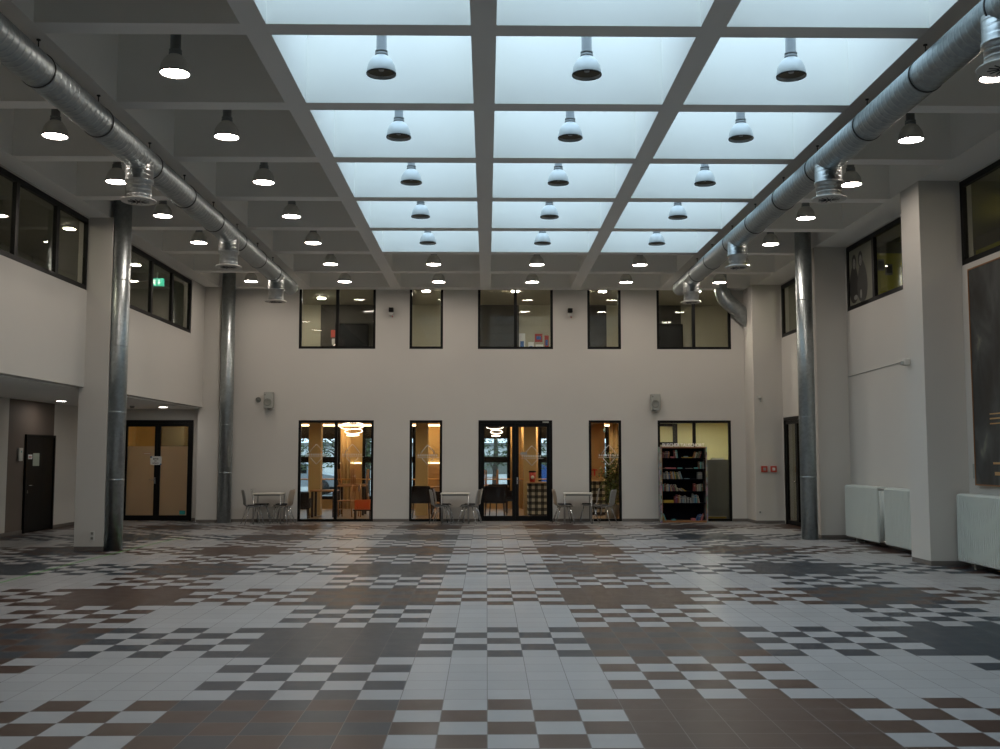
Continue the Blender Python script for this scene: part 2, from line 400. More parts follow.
# baseboards
mb = MB(); edges = [-6.775] + [e for p in LOW for e in p] + [6.68]
for a, b in zip(edges[::2], edges[1::2]): mb.box(a, b, YB - .012, YB, 0, .07)
struct(mb.build('baseboard_back', 'baseboard_tile'))
struct(MB().box(XR - .012, XR, YF, 15.79, 0, .075).box(XR - .012, XR, 16.5, 20.95, 0, .075).build('baseboard_right', 'baseboard_tile'))
struct(MB().box(XLL, XLL + .012, YF, 22.58, 0, .075).box(XLL, XLL + .012, 24.1, 26.98, 0, .075).box(XLL, GD[0], 26.968, 26.98, 0, .075).box(GD[1], -7.3, 26.968, 26.98, 0, .075).build('baseboard_left', 'baseboard_tile'))

# ------------------------------------------------------------------ windows
nwin = [0]
def window(axis, p, a0, a1, z0, z1, mull, fw=.06, gl='clear_glass', kind='window', depth=.07, panes=True):
    nwin[0] += 1
    r = struct(empty('%s_%d' % (kind, nwin[0]), (p, (a0 + a1) / 2, z0) if axis == 'x' else ((a0 + a1) / 2, p, z0)))
    am = (a0 + a1) / 2
    def bx(mb, u0, u1, d0, d1, w0, w1):
        if axis == 'y': mb.box(u0 - am, u1 - am, d0, d1, w0 - z0, w1 - z0)
        else: mb.box(d0, d1, u0 - am, u1 - am, w0 - z0, w1 - z0)
    f = MB(); h = depth / 2
    bx(f, a0, a0 + fw, -h, h, z0, z1); bx(f, a1 - fw, a1, -h, h, z0, z1)
    bx(f, a0 + fw, a1 - fw, -h, h, z0, z0 + fw); bx(f, a0 + fw, a1 - fw, -h, h, z1 - fw, z1)
    for mu in mull: bx(f, mu - fw * .6, mu + fw * .6, -h, h, z0 + fw, z1 - fw)
    struct(f.build('window_frame', 'black_frame', r))
    if panes:
        ed = [a0 + fw] + [e for mu in mull for e in (mu - fw * .6, mu + fw * .6)] + [a1 - fw]
        for u0, u1 in zip(ed[::2], ed[1::2]):
            g = MB(); bx(g, u0, u1, -.004, .004, z0 + fw, z1 - fw); struct(g.build('glass_pane', gl, r))
    return r
YW = YB + .05
for i, (a, b) in enumerate(UPP): window('y', YW, a, b, US, 6.06, [(a + b) / 2] if i in (0, 2, 4) else [], .065)
low_win = {}
for i in (0, 1, 3, 4): low_win[i] = window('y', YW, *LOW[i], 0, LH, [sum(LOW[i]) / 2] if i in (0, 4) else [], .065)
window('x', XR + .05, *WR[0], WS, 5.95, [11.35, 12.8, 14.26], .09, 'dark_glass')
window('x', XR + .05, *WR[1], WS, 5.95, [18.04, 19.47], .09, 'dark_glass')
window('x', XR + .05, *WR[2], WS, 5.95, [23.0, 24.3], .09, 'dark_glass')
window('x', XL - .05, *WL[0], 4.64, 5.95, [11.35, 12.8, 14.25, 15.7, 17.2], .09, 'dark_glass')
window('x', XL - .05, *WL[1], 4.64, 5.95, [20.67, 22.12, 23.58], .09, 'dark_glass')

# logo on the cafe panes: a broken diamond outline with a lettered band
def logo(parent, cx, cz, dy=-.02):
    mb = MB(); r = .2
    for sx in (-1, 1):
        for sz in (-1, 1):
            mb.tube([(cx + sx * r * .92, dy, cz + sz * .055), (cx + sx * r * .4, dy, cz + sz * .19), (cx, dy, cz + sz * .27)], .010, 5) if sz > 0 else mb.tube([(cx + sx * r * .75, dy, cz + sz * .075), (cx, dy, cz + sz * .24)], .010, 5)
    mb.box(cx - .28, cx + .3, dy - .004, dy, cz - .055, cz - .045)
    for k in range(9): mb.box(cx - .26 + k * .058, cx - .226 + k * .058, dy - .004, dy, cz - .02, cz + .03)
    o = mb.build('window_logo', 'plastic_white', parent); o['label'] = 'grey line logo of a diamond with a lettered band'; return o
logo(low_win[0], -.5, 1.70); logo(low_win[0], .42, 1.70); logo(low_win[1], .05, 1.68); logo(low_win[3], .1, 1.68)

# ------------------------------------------------------------------ double glass door to the cafe (back wall)
def double_door(name, axis, x0, x1, z1, y, glassmat, fw=.085, frosted=None, handle_side=1):
    r = struct(empty(name, ((x0 + x1) / 2, y, 0))); W = (x1 - x0) / 2
    struct(MB().box(-W, -W + .06, -.06, .06, 0, z1).box(W - .06, W, -.06, .06, 0, z1).box(-W + .06, W - .06, -.06, .06, z1 - .08, z1).build('door_frame', 'black_frame', r))
    for s in (-1, 1):
        a, b = (-W + .0605, -.0005) if s < 0 else (.0005, W - .0605)
        lf = struct(MB().box(a, a + fw, -.035, .035, .01, z1 - .0805).box(b - fw, b, -.035, .035, .01, z1 - .0805).box(a + fw, b - fw, -.035, .035, .01, .14).box(a + fw, b - fw, -.035, .035, z1 - .17, z1 - .0805).build('door_leaf', 'black_frame', r))
        if frosted:
            struct(MB().box(a + fw, b - fw, -.004, .004, .14, frosted).build('frosted_pane', 'frosted_film', lf))
            struct(MB().box(a + fw, b - fw, -.004, .004, frosted, z1 - .17).build('glass_pane', glassmat, lf))
        else: struct(MB().box(a + fw, b - fw, -.004, .004, .14, z1 - .17).build('glass_pane', glassmat, lf))
    hx = .05 * handle_side
    struct(MB().tube([(hx, -.035, 1.05), (hx, -.085, 1.05), (hx + .13 * handle_side, -.085, 1.05)], .009, 8).rbox(hx - .02, hx + .02, -.042, -.034, .95, 1.12, .004).build('door_handle', 'chrome', r))
    return r
cd_ = double_door('door_1', 'y', *LOW[2], LH, YW, 'clear_glass')
logo(cd_, .42, 1.66); 
MB().box(.70, .86, -.065, -.06, LH - .065, LH - .03).build('door_label', 'plastic_grey', cd_)
MB().box(.12, .30, -.045, -.037, 1.70, 1.765).build('opening_hours_strip', 'plastic_grey', cd_)['label'] = 'small pale notice strip on the right leaf'
gd = double_door('door_2', 'y', *GD, 2.60, 27.02, 'clear_glass', .075, 1.92, handle_side=-1)
nt_ = MB().rbox(-.17, .12, -.062, -.045, 1.44, 1.66, .003).build('notice_sheet', 'paper', gd)
tx = Matrix.Translation((-.03, -.066, 1.575)) @ Matrix.Rotation(math.pi / 2, 4, 'X')
text_obj('BITTE', .055, 'text_black', 'notice_text', nt_, tx); text_obj('leise', .035, 'text_black', 'notice_text', nt_, Matrix.Translation((-.03, -.066, 1.53)) @ Matrix.Rotation(math.pi / 2, 4, 'X'))
text_obj('schliessen', .042, 'text_black', 'notice_text', nt_, Matrix.Translation((-.03, -.066, 1.475)) @ Matrix.Rotation(math.pi / 2, 4, 'X'))
MB().box(-.17, -.13, -.0665, -.0625, 1.62, 1.66).box(.08, .12, -.0665, -.0625, 1.44, 1.47).build('notice_corner', 'paper_blue', nt_)
MB().box(-.36, -.18, -.012, -.006, 1.71, 1.755).build('sticker_strip', 'poster_red', gd)
MB().box(-.355, -.185, -.015, -.012, 1.715, 1.75).build('sticker_strip', 'paper', gd)
MB().box(.60, .75, -.012, -.006, .16, .26).build('corner_sticker', 'teal_film', gd)
# dark door on the brown panel
r = struct(empty('door_3', (XLL, 23.33, 0)))
struct(MB().box(0, .05, -.75, -.69, 0, 2.14).box(0, .05, .70, .76, 0, 2.14).box(0, .05, -.69, .70, 2.08, 2.14).build('door_frame', 'black_frame', r))
lf = struct(MB().rbox(.005, .03, -.69, .17, .01, 2.08, .004).build('door_leaf', 'dark_door', r))
struct(MB().rbox(.005, .025, .175, .70, .01, 2.08, .004).build('side_panel', 'black_frame', r))
struct(MB().tube([(.03, -.6, 1.03), (.085, -.6, 1.03), (.085, -.46, 1.03)], .009, 8).rbox(.03, .036, -.62, -.58, .86, .92, .003).build('door_handle', 'chrome', lf))
MB().box(.031, .034, -.62, -.42, 1.60, 1.70).build('door_sign', 'paper', lf); MB().box(.0345, .036, -.60, -.46, 1.635, 1.66).build('sign_print', 'poster_red', lf)
MB().box(.031, .034, -.38, -.06, 1.45, 1.73).build('door_notice', 'paper_pale_green', lf)
# glazed door in the right wall
r = struct(empty('door_4', (XR + .04, 23.74, 0)))
f = MB(); f.box(-.05, .05, 1.76, 1.84, 0, 2.62).box(-.05, .05, -1.84, -1.76, 0, 2.62).box(-.05, .05, -1.76, 1.76, 2.54, 2.62)
struct(f.build('door_frame', 'black_frame', r))
for k, (a, b) in enumerate([(.9, 1.75), (0.02, .89), (-.88, .01), (-1.75, -.89)]):
    lf = struct(MB().box(-.03, .03, a, a + .07, .01, 2.53).box(-.03, .03, b - .07, b, .01, 2.53).box(-.03, .03, a + .07, b - .07, .01, .1).box(-.03, .03, a + .07, b - .07, 2.45, 2.53).build('door_leaf', 'black_frame', r))
    struct(MB().box(-.004, .004, a + .07, b - .07, .1, 2.45).build('glass_pane', 'dark_glass', lf))
    if k == 0: struct(MB().tube([(-.03, a + .04, 1.05), (-.08, a + .04, 1.05), (-.08, a + .15, 1.05)], .009, 8).build('door_handle', 'chrome', lf))

# ================================================================== ventilation
def duct(side):
    X = 4.65 * side if side < 0 else 4.6; z = 5.65; r = .184; dd = -.07 if side < 0 else -.02
    t = empty('ventilation_duct', (X, 12, z))
    ends = 24.2
    pts = [(0, YF + .1 - 12 + k * ((ends - YF - .1) / 40), 0) for k in range(41)]
    MB().tube(pts, r, 40, True).build('duct_pipe', 'galv_duct', t)
    ys = [10.44 - 12, 12.10 - 12, 13.98 - 12, 15.62 - 12, 17.31 - 12, 18.98 - 12, 20.7 - 12, 22.2 - 12, 8.8 - 12, 7.1 - 12, 5.4 - 12]
    for y in ys:
        c = MB().lathe([(r + .001, -.012), (r + .008, -.012), (r + .008, .012), (r + .001, .012)], n=40)
        c.v = [(a, b_ + 0, c_) for a, b_, c_ in [(p[0], p[2] + y, p[1]) for p in c.v]]
        cl = c.build('clamp_ring', 'black_rubber', t)
        MB().tube([(0, y, r + .003), (0, y, HC - z)], .007, 8).tube([(0, y, HC - z - .012), (0, y, HC - z)], .022, 10).build('hanger_rod', 'black_rubber', cl)
    outs = [13.6, 18.4, 22.6] if side < 0 else [8.85, 13.56, 18.6, 22.9]
    for y in outs:
        y -= 12
        o = MB().lathe([(.178, -.06), (.176, -.30), (.186, -.30), (.186, -.345), (.165, -.345), (.165, -.50 + dd)], 0, y, 36).build('outlet_stub', 'galv_outlet', t)
        o['label'] = 'bright ribbed sheet metal stub below the duct'
        MB().lathe([(q_, z_ + dd) for q_, z_ in [(.0, -.505), (.10, -.50), (.165, -.49), (.225, -.505), (.235, -.515), (.225, -.525), (.0, -.525)]], 0, y, 36).build('diffuser_disc', 'diffuser_white', o)
        bl = MB()
        for k in range(12):
            a = 2 * math.pi * k / 12; M = Matrix.Translation((0, y, -.528 + dd)) @ Matrix.Rotation(a, 4, 'Z') @ Matrix.Translation((.09, 0, 0)) @ Matrix.Rotation(.5, 4, 'X')
            bl.box(-.05, .05, -.006, .006, -.0015, .0015, M)
        bl.lathe([(0, -.54 + dd), (.02, -.538 + dd), (.025, -.525 + dd)], 0, y, 16).build('swirl_blades', 'black_rubber', o)
    tag(t, 'long round galvanised ventilation duct with downward outlets hanging along the %s side of the skylight' % ('left' if side < 0 else 'right'), 'ventilation duct', 'overhead ventilation ducts')
duct(-1); duct(1)
def riser(x, y, r, label, top=HC + .9):
    t = empty('ventilation_riser', (x, y, 0))
    MB().lathe([(0, .002), (r, .002), (r, top), (0, top)], n=40).build('riser_pipe', 'galv_riser', t)
    for z in (1.25, 2.45, 3.65, 4.85):
        MB().lathe([(r, z - .012), (r + .0025, z - .008), (r + .0025, z + .008), (r, z + .012)], n=40).build('seam_ring', 'galv_riser', t)
    tag(t, label, 'ventilation pipe', 'vertical ventilation pipes')
riser(-6.66, 18.66, .163, 'thick vertical galvanised pipe beside the left pillar nearest the viewer')
riser(6.5, 20.83, .163, 'thick vertical galvanised pipe beside the right hand pillar past the first radiator')
riser(-6.59, 26.2, .168, 'vertical galvanised pipe in the far left corner by the back wall')
# elbow in the far right corner
t = empty('ventilation_elbow', (6.08, 26.36, 5.42))
pts = [(0, 0, 1.3), (0, 0, .62)]
for k in range(1, 7): a = R(48) * k / 6; pts.append((.55 * (1 - math.cos(a)), 0, .62 - .55 * math.sin(a)))
e = pts[-1]; pts.append((e[0] + .85 * math.sin(R(48)), 0, e[2] - .85 * math.cos(R(48))))
MB().tube(pts, .2, 36).build('elbow_pipe', 'galv_riser', t)
for k in (2, 5, 8):
    p = Vector(pts[k]); d = (Vector(pts[min(k + 1, 8)]) - Vector(pts[k - 1])).normalized() * .012
    MB().tube([p - d, p + d], .206, 36, False).build('seam_ring', 'galv_riser', t)
tag(t, 'short dark galvanised elbow duct bending into the far right corner pillar', 'ventilation duct')

# ================================================================== pendant lamps
def pendant(lit):
    t = empty('pendant_lamp', (0, 0, 0)); z = 0
    sm = 'lamp_shade_dark' if lit else 'lamp_shade'
    MB().lathe([(.163, 0), (.165, .004), (.162, .045), (.150, .10), (.126, .15), (.094, .19), (.062, .212), (.05, .216), (.05, .21), (.09, .183), (.12, .145), (.144, .097), (.156, .045), (.159, .002), (.163, 0)], n=32).build('lamp_shade', sm, t)
    MB().lathe([(.158, -.005), (.167, -.005), (.168, .008), (.160, .008), (.158, -.005)], n=32).build('shade_rim', 'black_rubber', t)
    MB().lathe([(0, .205), (.066, .205), (.072, .215), (.072, .235), (.062, .24), (.062, .25), (.070, .252), (.070, .268), (.058, .272), (.058, .62), (0, .625)], n=24).build('gear_housing', 'lamp_housing', t)
    MB().tube([(0, 0, .62), (0, 0, 1.16)], .008, 8).build('suspension_rod', 'lamp_housing', t)
    if not lit:
        MB().box(-1.1, 1.1, -.02, .02, 1.12, 1.155).build('mounting_bar', 'lamp_shade', t)
        MB().lathe([(0, .03), (.03, .04), (.036, .09), (.02, .16), (0, .18)], n=14).build('bulb', 'paper', t)
        MB().lathe([(.155, .03), (.10, .12), (.05, .16), (0, .165)], n=24).build('reflector', 'lamp_inside', t)
    else:
        MB().lathe([(0, -.004), (.10, -.002), (.156, .003)], n=32).build('glowing_lens', 'lamp_glow', t)
    return t
colname = {0: 'outer left', 1: 'inner left', 2: 'left skylight', 3: 'middle skylight', 4: 'right skylight', 5: 'right'}
rown = {7: 'row nearest the back wall', 6: 'second row from the back wall', 5: 'third row from the back wall', 4: 'fourth row from the back wall', 3: 'fifth row from the back wall', 2: 'sixth row from the back wall', 1: 'seventh row from the back wall', 0: 'eighth row from the back wall'}
protoL = pendant(True); protoU = pendant(False); usedL = usedU = False
for c in range(6):
    for k in range(-1, 8):
        lit = c in (0, 1, 5) or k >= 6
        if not lit and k < 1: continue
        x = sum(CX[c]) / 2 + (.0 if c else .02); y = sum(CY[k]) / 2 - .03
        if lit: o = copy_tree(protoL) if usedL else protoL; usedL = True
        else: o = copy_tree(protoU) if usedU else protoU; usedU = True
        o.location = (x, y, 5.94 if lit else 5.945)
        cn = {0: 'left of the left duct', 1: 'between left duct and skylight', 2: 'left column beyond the skylight', 3: 'middle column beyond the skylight', 4: 'right column beyond the skylight', 5: 'right of the right duct'}[c]
        if lit: tag(o, 'glowing pendant lamp %s, %s' % (cn, rown.get(k, 'row above the viewer')), 'lamp', 'glowing bell pendants in the dark ceiling bays')
        else: tag(o, 'unlit pale bell lamp, %s of the skylight, %s' % ({2: 'left column', 3: 'middle column', 4: 'right column'}[c], rown[k]), 'lamp', 'unlit bell pendants under the skylight')

# ================================================================== wall equipment
def speaker(x, z, label):
    t = empty('wall_speaker', (x, YB, z))
    MB().rbox(-.105, .135, -.20, -.03, 0, .42, .02).build('speaker_body', 'plastic_grey', t)
    s = MB().lathe([(0, 0), (.08, .002), (.095, .012), (.1, 0)], n=24); s.v = [(a, -.201 - c_, b_ + .16) for a, b_, c_ in s.v]; s.build('woofer', 'plastic_dark_grey', t)
    s = MB().lathe([(0, 0), (.018, .002), (.022, 0)], n=16); s.v = [(a - .07, -.201 - c_, b_ + .35) for a, b_, c_ in s.v]; s.build('tweeter', 'plastic_dark_grey', t)
    MB().box(-.03, .03, -.03, 0, .1, .34).box(-.02, .02, -.19, -.05, -.03, .0).build('mounting_bracket', 'plastic_dark_grey', t)
    tag(t, label, 'speaker', 'grey speakers on the back wall')
speaker(-5.59, 2.88, 'grey wall speaker on the back wall above the left table and chairs')
speaker(4.33, 2.84, 'grey wall speaker on the back wall above the bookcase')
s = MB().lathe([(0, .03), (.03, .035), (.035, .012), (.05, .012), (.055, .03), (.065, .03), (.07, 0)], n=24); s.v = [(a, -c_, b_) for a, b_, c_ in s.v]
tag(s.build('ring_sensor', 'plastic_dark_grey', None, (-5.87, YB, 3.11)), 'small round ring shaped sensor on the back wall left of the left speaker', 'sensor')
def cam_unit(x, z, label):
    t = empty('wall_projector_lamp', (x, YB, z))
    MB().rbox(-.06, .06, -.16, -.02, .02, .13, .01).build('lamp_head', 'plastic_black', t)
    MB().rbox(-.05, .05, -.10, -.01, -.07, .01, .01).box(-.02, .02, -.02, 0, -.08, .12).build('wall_mount', 'plastic_white', t)
    MB().tube([(.02, -.04, -.06), (.03, -.06, -.11)], .012, 8).build('red_cable_end', 'red_plastic', t)
    tag(t, label, 'wall spotlight', 'small spotlights high on the back wall')
cam_unit(-2.47, 5.36, 'small black spotlight high on the wall right of the leftmost upper window')
cam_unit(2.16, 5.35, 'small black spotlight high on the wall right of the middle upper window')
# red call points on the corner pillar
for x, lab, k in [(6.90, 'orange red square call point with grey plate, left of the two on the corner pillar', 0), (7.13, 'dark red square call point with white plate, right of the two on the corner pillar', 1)]:
    t = empty('call_point', (x, 25.65, 1.28))
    MB().rbox(-.075, .075, -.05, 0, -.01, .14, .008).build('housing', 'red_plastic', t)
    MB().rbox(-.035, .035, -.055, -.05, .03, .10, .002).build('push_plate', 'plastic_grey' if k == 0 else 'paper', t)
    tag(t, lab, 'alarm', 'red call points on the corner pillar')
def socket(loc, axis, label, n=2):
    t = empty('wall_socket', loc)
    for k in range(n):
        p = MB()
        if axis == 'y': p.rbox(-.04, .04, -.012, 0, k * .085, k * .085 + .08, .003); q = MB().box(-.022, .022, -.014, -.0115, k * .085 + .018, k * .085 + .062)
        else: p.rbox(-.012, 0, -.04, .04, k * .085, k * .085 + .08, .003); q = MB().box(-.014, -.0115, -.022, .022, k * .085 + .018, k * .085 + .062)
        f = p.build('face_plate', 'plastic_white', t); q.build('socket_insert', 'plastic_dark_grey', f)
    tag(t, label, 'socket')
socket((-6.97, 18.5, .18), 'y', 'white double wall socket low on the left pillar')
socket((6.78, 25.65, .24), 'y', 'white wall socket low on the corner pillar under the call points', 1)
t = empty('alarm_sounder', (6.80, 25.65, 3.1)); MB().rbox(-.04, .04, -.06, 0, 0, .09, .01).build('housing', 'plastic_white', t); MB().tube([(.03, -.03, 0), (.04, -.04, -.09)], .012, 8).build('lens_stub', 'plastic_grey', t)
tag(t, 'small white detector high on the corner pillar, above the call points', 'detector')
# detector and wire between the right pillars
t = empty('smoke_detector', (6.77, 16.35, 3.17)); MB().rbox(-.1, 0, -.05, .05, -.06, .06, .02).build('housing', 'plastic_white', t); MB().rbox(-.14, -.1, -.025, .025, -.05, .01, .008).build('sensor_head', 'plastic_grey', t)
tag(t, 'white detector box fixed to the left face of the nearest right pillar', 'detector')
tag(MB().tube([(XR - .008, 20.93, 3.28), (XR - .008, 18.5, 3.33), (XR - .008, 16.52, 3.36)], .006, 6).build('wall_cable', 'plastic_dark_grey'), 'thin dark cable running along the right wall to the detector box', 'cable')
# access box by the dark door
t = empty('access_reader', (XLL, 22.33, 1.56)); MB().rbox(0, .05, -.09, .09, 0, .28, .01).build('housing', 'plastic_white', t); MB().rbox(.05, .056, -.02, .02, .18, .22, .004).build('key_pad', 'teal_film', t)
tag(t, 'white access reader with a green light on the brown wall left of the dark door', 'reader')
# recessed lights under the gallery
for x, y, lab in [(-9.40, 22.9, 'round lit downlight in front of the dark door'), (-8.03, 25.69, 'round lit downlight in front of the frosted glass door')]:
    t = empty('recessed_downlight', (x, y, 2.88)); MB().lathe([(.13, 0), (.15, -.012), (.155, 0)], n=28).build('trim_ring', 'plastic_white', t); MB().lathe([(0, -.004), (.13, -.004)], n=28).build('lens', 'down_light', t)
    tag(t, lab + ' under the left gallery', 'downlight', 'downlights under the left gallery')
t = empty('smoke_sensor', (-8.62, 25.18, 2.88)); MB().lathe([(0, -.05), (.04, -.05), (.05, -.03), (.06, 0)], n=20).build('housing', 'plastic_dark_grey', t)
tag(t, 'small dark smoke sensor on the gallery soffit left of the far downlight', 'sensor')
# green line on the floor
pts = [(-6.42, 13.0), (-6.42, 13.9), (-6.44, 16.1), (-6.40, 18.3), (-6.33, 20.3), (-6.22, 21.5)]
mb = MB(); w_ = .012
vs = [(x + s * w_, y, .003) for x, y in pts for s in (-1, 1)]
mb.add(vs, [(2 * i, 2 * i + 1, 2 * i + 3, 2 * i + 2) for i in range(len(pts) - 1)])
tag(mb.build('floor_tape', 'green_line'), 'thin bright green tape line on the tiled floor beside the left pillar', 'tape')

# radiators
def radiator(y0, y1, segs, label):
    t = empty('radiator', (XR, (y0 + y1) / 2, .09)); ym = (y0 + y1) / 2; X0 = -.28
    for a, b in segs:
        p = MB(); n = max(4, int((b - a) / .06))
        p.rbox(X0 + .02, -.06, a - ym, b - ym, .0, 1.0, .008)
        for k in range(n):
            u = a - ym + (b - a) * (k + .5) / n; p.box(X0 + .008, X0 + .022, u - .018, u + .018, .02, .98)
        p.build('panel', 'radiator_white', t)
        MB().box(X0 + .04, -.08, a - ym + .02, b - ym - .02, .995, 1.012).build('top_grille', 'radiator_white', t)
    for (a, b), (c, d) in zip(segs[:-1], segs[1:]):
        pp = MB()
        for k in range(4): yy = b - ym + (c - b) * (k + .5) / 4; pp.tube([(X0 + .06, yy, .02), (X0 + .06, yy, .98)], .016, 8)
        pp.build('riser_tubes', 'radiator_white', t)
        v = MB()
        for zz in (.03, .97): v.tube([(X0 + .06, b - ym, zz), (X0 + .06, c - ym, zz)], .02, 8)
        v.build('valve_bar', 'steel', t)
    MB().box(-.07, 0, y0 - ym + .3, y0 - ym + .36, .05, .9).box(-.07, 0, y1 - ym - .36, y1 - ym - .3, .05, .9).box(X0 + .1, -.02, y0 - ym + .3, y0 - ym + .34, -.09, 0).box(X0 + .1, -.02, y1 - ym - .36, y1 - ym - .32, -.09, 0).build('bracket', 'radiator_white', t)
    tag(t, label, 'radiator', 'white radiators along the right wall')
radiator(16.65, 20.55, [(16.65, 18.52), (18.87, 20.55)], 'long white ribbed radiator between the two right pillars with bare tubes midway')
radiator(9.6, 15.66, [(9.6, 12.5), (12.8, 15.66)], 'white ribbed radiator below the big dark painting at the right edge')
# painting
t = empty('painting', (XR, 13.5, 1.25)); H = 3.24; hw = 1.95
MB().box(-.05, -.005, -hw, hw, 0, H).build('canvas', 'abstract_paint', t)
MB().box(-.06, -.002, -hw - .02, -hw, -.02, H + .02).box(-.06, -.002, hw, hw + .02, -.02, H + .02).box(-.06, -.002, -hw, hw, -.02, 0).box(-.06, -.002, -hw, hw, H, H + .02).build('picture_frame', 'wood_edge', t)
g = MB()
for y_, z_, w__, h__ in [(1.28, .88, .34, .16)]:
    g.box(-.056, -.05, y_ - w__ / 2, y_ + w__ / 2, z_, z_ + .018); g.box(-.056, -.05, y_ - w__ / 2, y_ + w__ / 2, z_ + h__ - .018, z_ + h__)
    g.box(-.056, -.05, y_ - w__ / 2, y_ + w__ / 2, z_ + h__ * .45, z_ + h__ * .58)
g.build('gold_marks', 'gold_leaf', t)
MB().box(-.056, -.05, 1.1, 1.4, .30, .33).build('gold_marks', 'gold_leaf', t); MB().box(-.056, -.05, 1.15, 1.36, .14, .19).build('gold_marks', 'gold_leaf', t)
tag(t, 'tall dark abstract painting with gold marks on the right wall above the radiator', 'painting')
tag(MB().rbox(-.008, 0, -.06, .06, 0, .22, .002).build('wall_label', 'plastic_grey', None, (XR, 15.58, 1.33)), 'small grey caption plate on the wall beside the dark painting', 'plate')

# ================================================================== tables and chairs by the back wall
def table(x, y, rz, wd, dp, label):
    t = empty('cafe_table', (x, y, 0), rz)
    MB().rbox(-wd / 2, wd / 2, -dp / 2, dp / 2, .725, .75, .006).build('table_top', 'table_top', t)
    MB().box(-wd / 2 + .04, wd / 2 - .04, -dp / 2 + .04, dp / 2 - .04, .69, .724).build('apron', 'plastic_dark_grey', t)
    for sx in (-1, 1):
        for sy in (-1, 1):
            lx = sx * (wd / 2 - .03); ly = sy * (dp / 2 - .03)
            MB().tube([(lx, ly, .002), (lx, ly, .724)], .015, 12).build('leg', 'steel', t)
    tag(t, label, 'table', 'white topped tables at the back wall')
def chair_proto(shell):
    t = empty('shell_chair')                              # faces +x; seat centre at origin
    # bent shell: seat curving up into back
    prof = [(.21, .425), (.20, .44), (.10, .448), (-.05, .44), (-.15, .44), (-.19, .47), (-.205, .55), (-.225, .68), (-.25, .80), (-.262, .845)]
    wid = [.16, .185, .195, .195, .18, .165, .17, .185, .18, .13]
    th = .010; vs = []; n = 7
    for (px, pz), wv in zip(prof, wid):
        for k in range(n):
            s = -1 + 2 * k / (n - 1); vs.append((px + (.015 * s * s if pz > .5 else 0), s * wv, pz + (.012 * s * s if pz < .5 else 0)))
    m_ = len(vs); vs2 = [(x - (th if z > .48 else 0), y, z - (th if z <= .48 else 0)) for x, y, z in vs]
    fs = []
    for i in range(len(prof) - 1):
        for k in range(n - 1):
            a = i * n + k; fs.append((a, a + 1, a + n + 1, a + n)); fs.append((m_ + a, m_ + a + n, m_ + a + n + 1, m_ + a + 1))
    for k in range(n - 1): fs.append((k, m_ + k, m_ + k + 1, k + 1)); a = (len(prof) - 1) * n + k; fs.append((a, a + 1, m_ + a + 1, m_ + a))
    for i in range(len(prof) - 1):
        a = i * n; fs.append((a, a + n, m_ + a + n, m_ + a)); a = i * n + n - 1; fs.append((a, m_ + a, m_ + a + n, a + n))
    mb = MB(); mb.add(vs + vs2, fs, True); mb.build('seat_shell', shell, t)
    MB().rbox(-.16, .18, -.17, .17, .449, .475, .01).build('seat_pad', 'seat_pad', t)
    fr = MB()
    for sy in (-1, 1): fr.tube([(.15, sy * .13, .418), (-.13, sy * .13, .418)], .009, 8)
    fr.tube([(.13, -.13, .418), (.13, .13, .418)], .009, 8).tube([(-.11, -.13, .418), (-.11, .13, .418)], .009, 8).build('under_frame', 'chrome', t)
    for sx, sy in ((1, 1), (1, -1), (-1, 1), (-1, -1)):
        MB().tube([(sx * .12 + .01, sy * .13, .418), (sx * .17 + .01, sy * .18, .25), (sx * .235, sy * .225, .006)], .0095, 8).build('leg', 'chrome', t)
    return t
pc = chair_proto('chair_shell'); pcb = chair_proto('chair_shell_beige')
used = set()
def place_chair(proto, x, y, rz, label):
    o = copy_tree(proto) if proto.name in used else proto; used.add(proto.name)
    o.location = (x, y, 0); o.rotation_euler = (0, 0, rz); tag(o, label, 'chair', 'grey shell chairs at the tables by the back wall')
table(-5.42, 25.95, R(4), .72, .78, 'white topped table at the far left of the back wall')
table(-.78, 25.93, 0, .72, .76, 'white topped table between the narrow left window and the double glass door')
table(2.28, 25.93, R(-3), .72, .78, 'white topped table between the double glass door and the narrow right window')
place_chair(pc, -5.74, 25.58, R(25), 'grey shell chair at the left table, nearer one on its left side')
place_chair(pc, -5.66, 26.18, R(8), 'grey shell chair at the left table, left side closest to the wall')
place_chair(pcb, -5.02, 25.66, R(168), 'beige grey shell chair at the left table, nearer one on its right side')
place_chair(pc, -5.10, 26.22, R(180), 'grey shell chair at the left table, right side closest to the wall')
place_chair(pc, -1.14, 25.62, R(14), 'grey shell chair nearer on the middle table\'s left side, before the narrow window')
place_chair(pc, -1.08, 26.15, R(8), 'grey shell chair at the middle table, left side closest to the wall')
place_chair(pc, -.42, 25.66, R(166), 'grey shell chair at the middle table, nearer one on its right side')
place_chair(pcb, -.36, 26.17, R(185), 'beige grey shell chair at the middle table, right side closest to the wall')
place_chair(pcb, 1.90, 25.66, R(10), 'beige grey shell chair at the right table, nearer one on its left side')
place_chair(pc, 1.95, 26.18, R(2), 'grey shell chair at the right table, left side closest to the wall')
place_chair(pc, 2.92, 25.62, R(150), 'grey shell chair pulled out at the right table, outer one before the plant')
place_chair(pc, 2.6, 26.28, R(176), 'grey shell chair at the right table, right side closest to the wall')

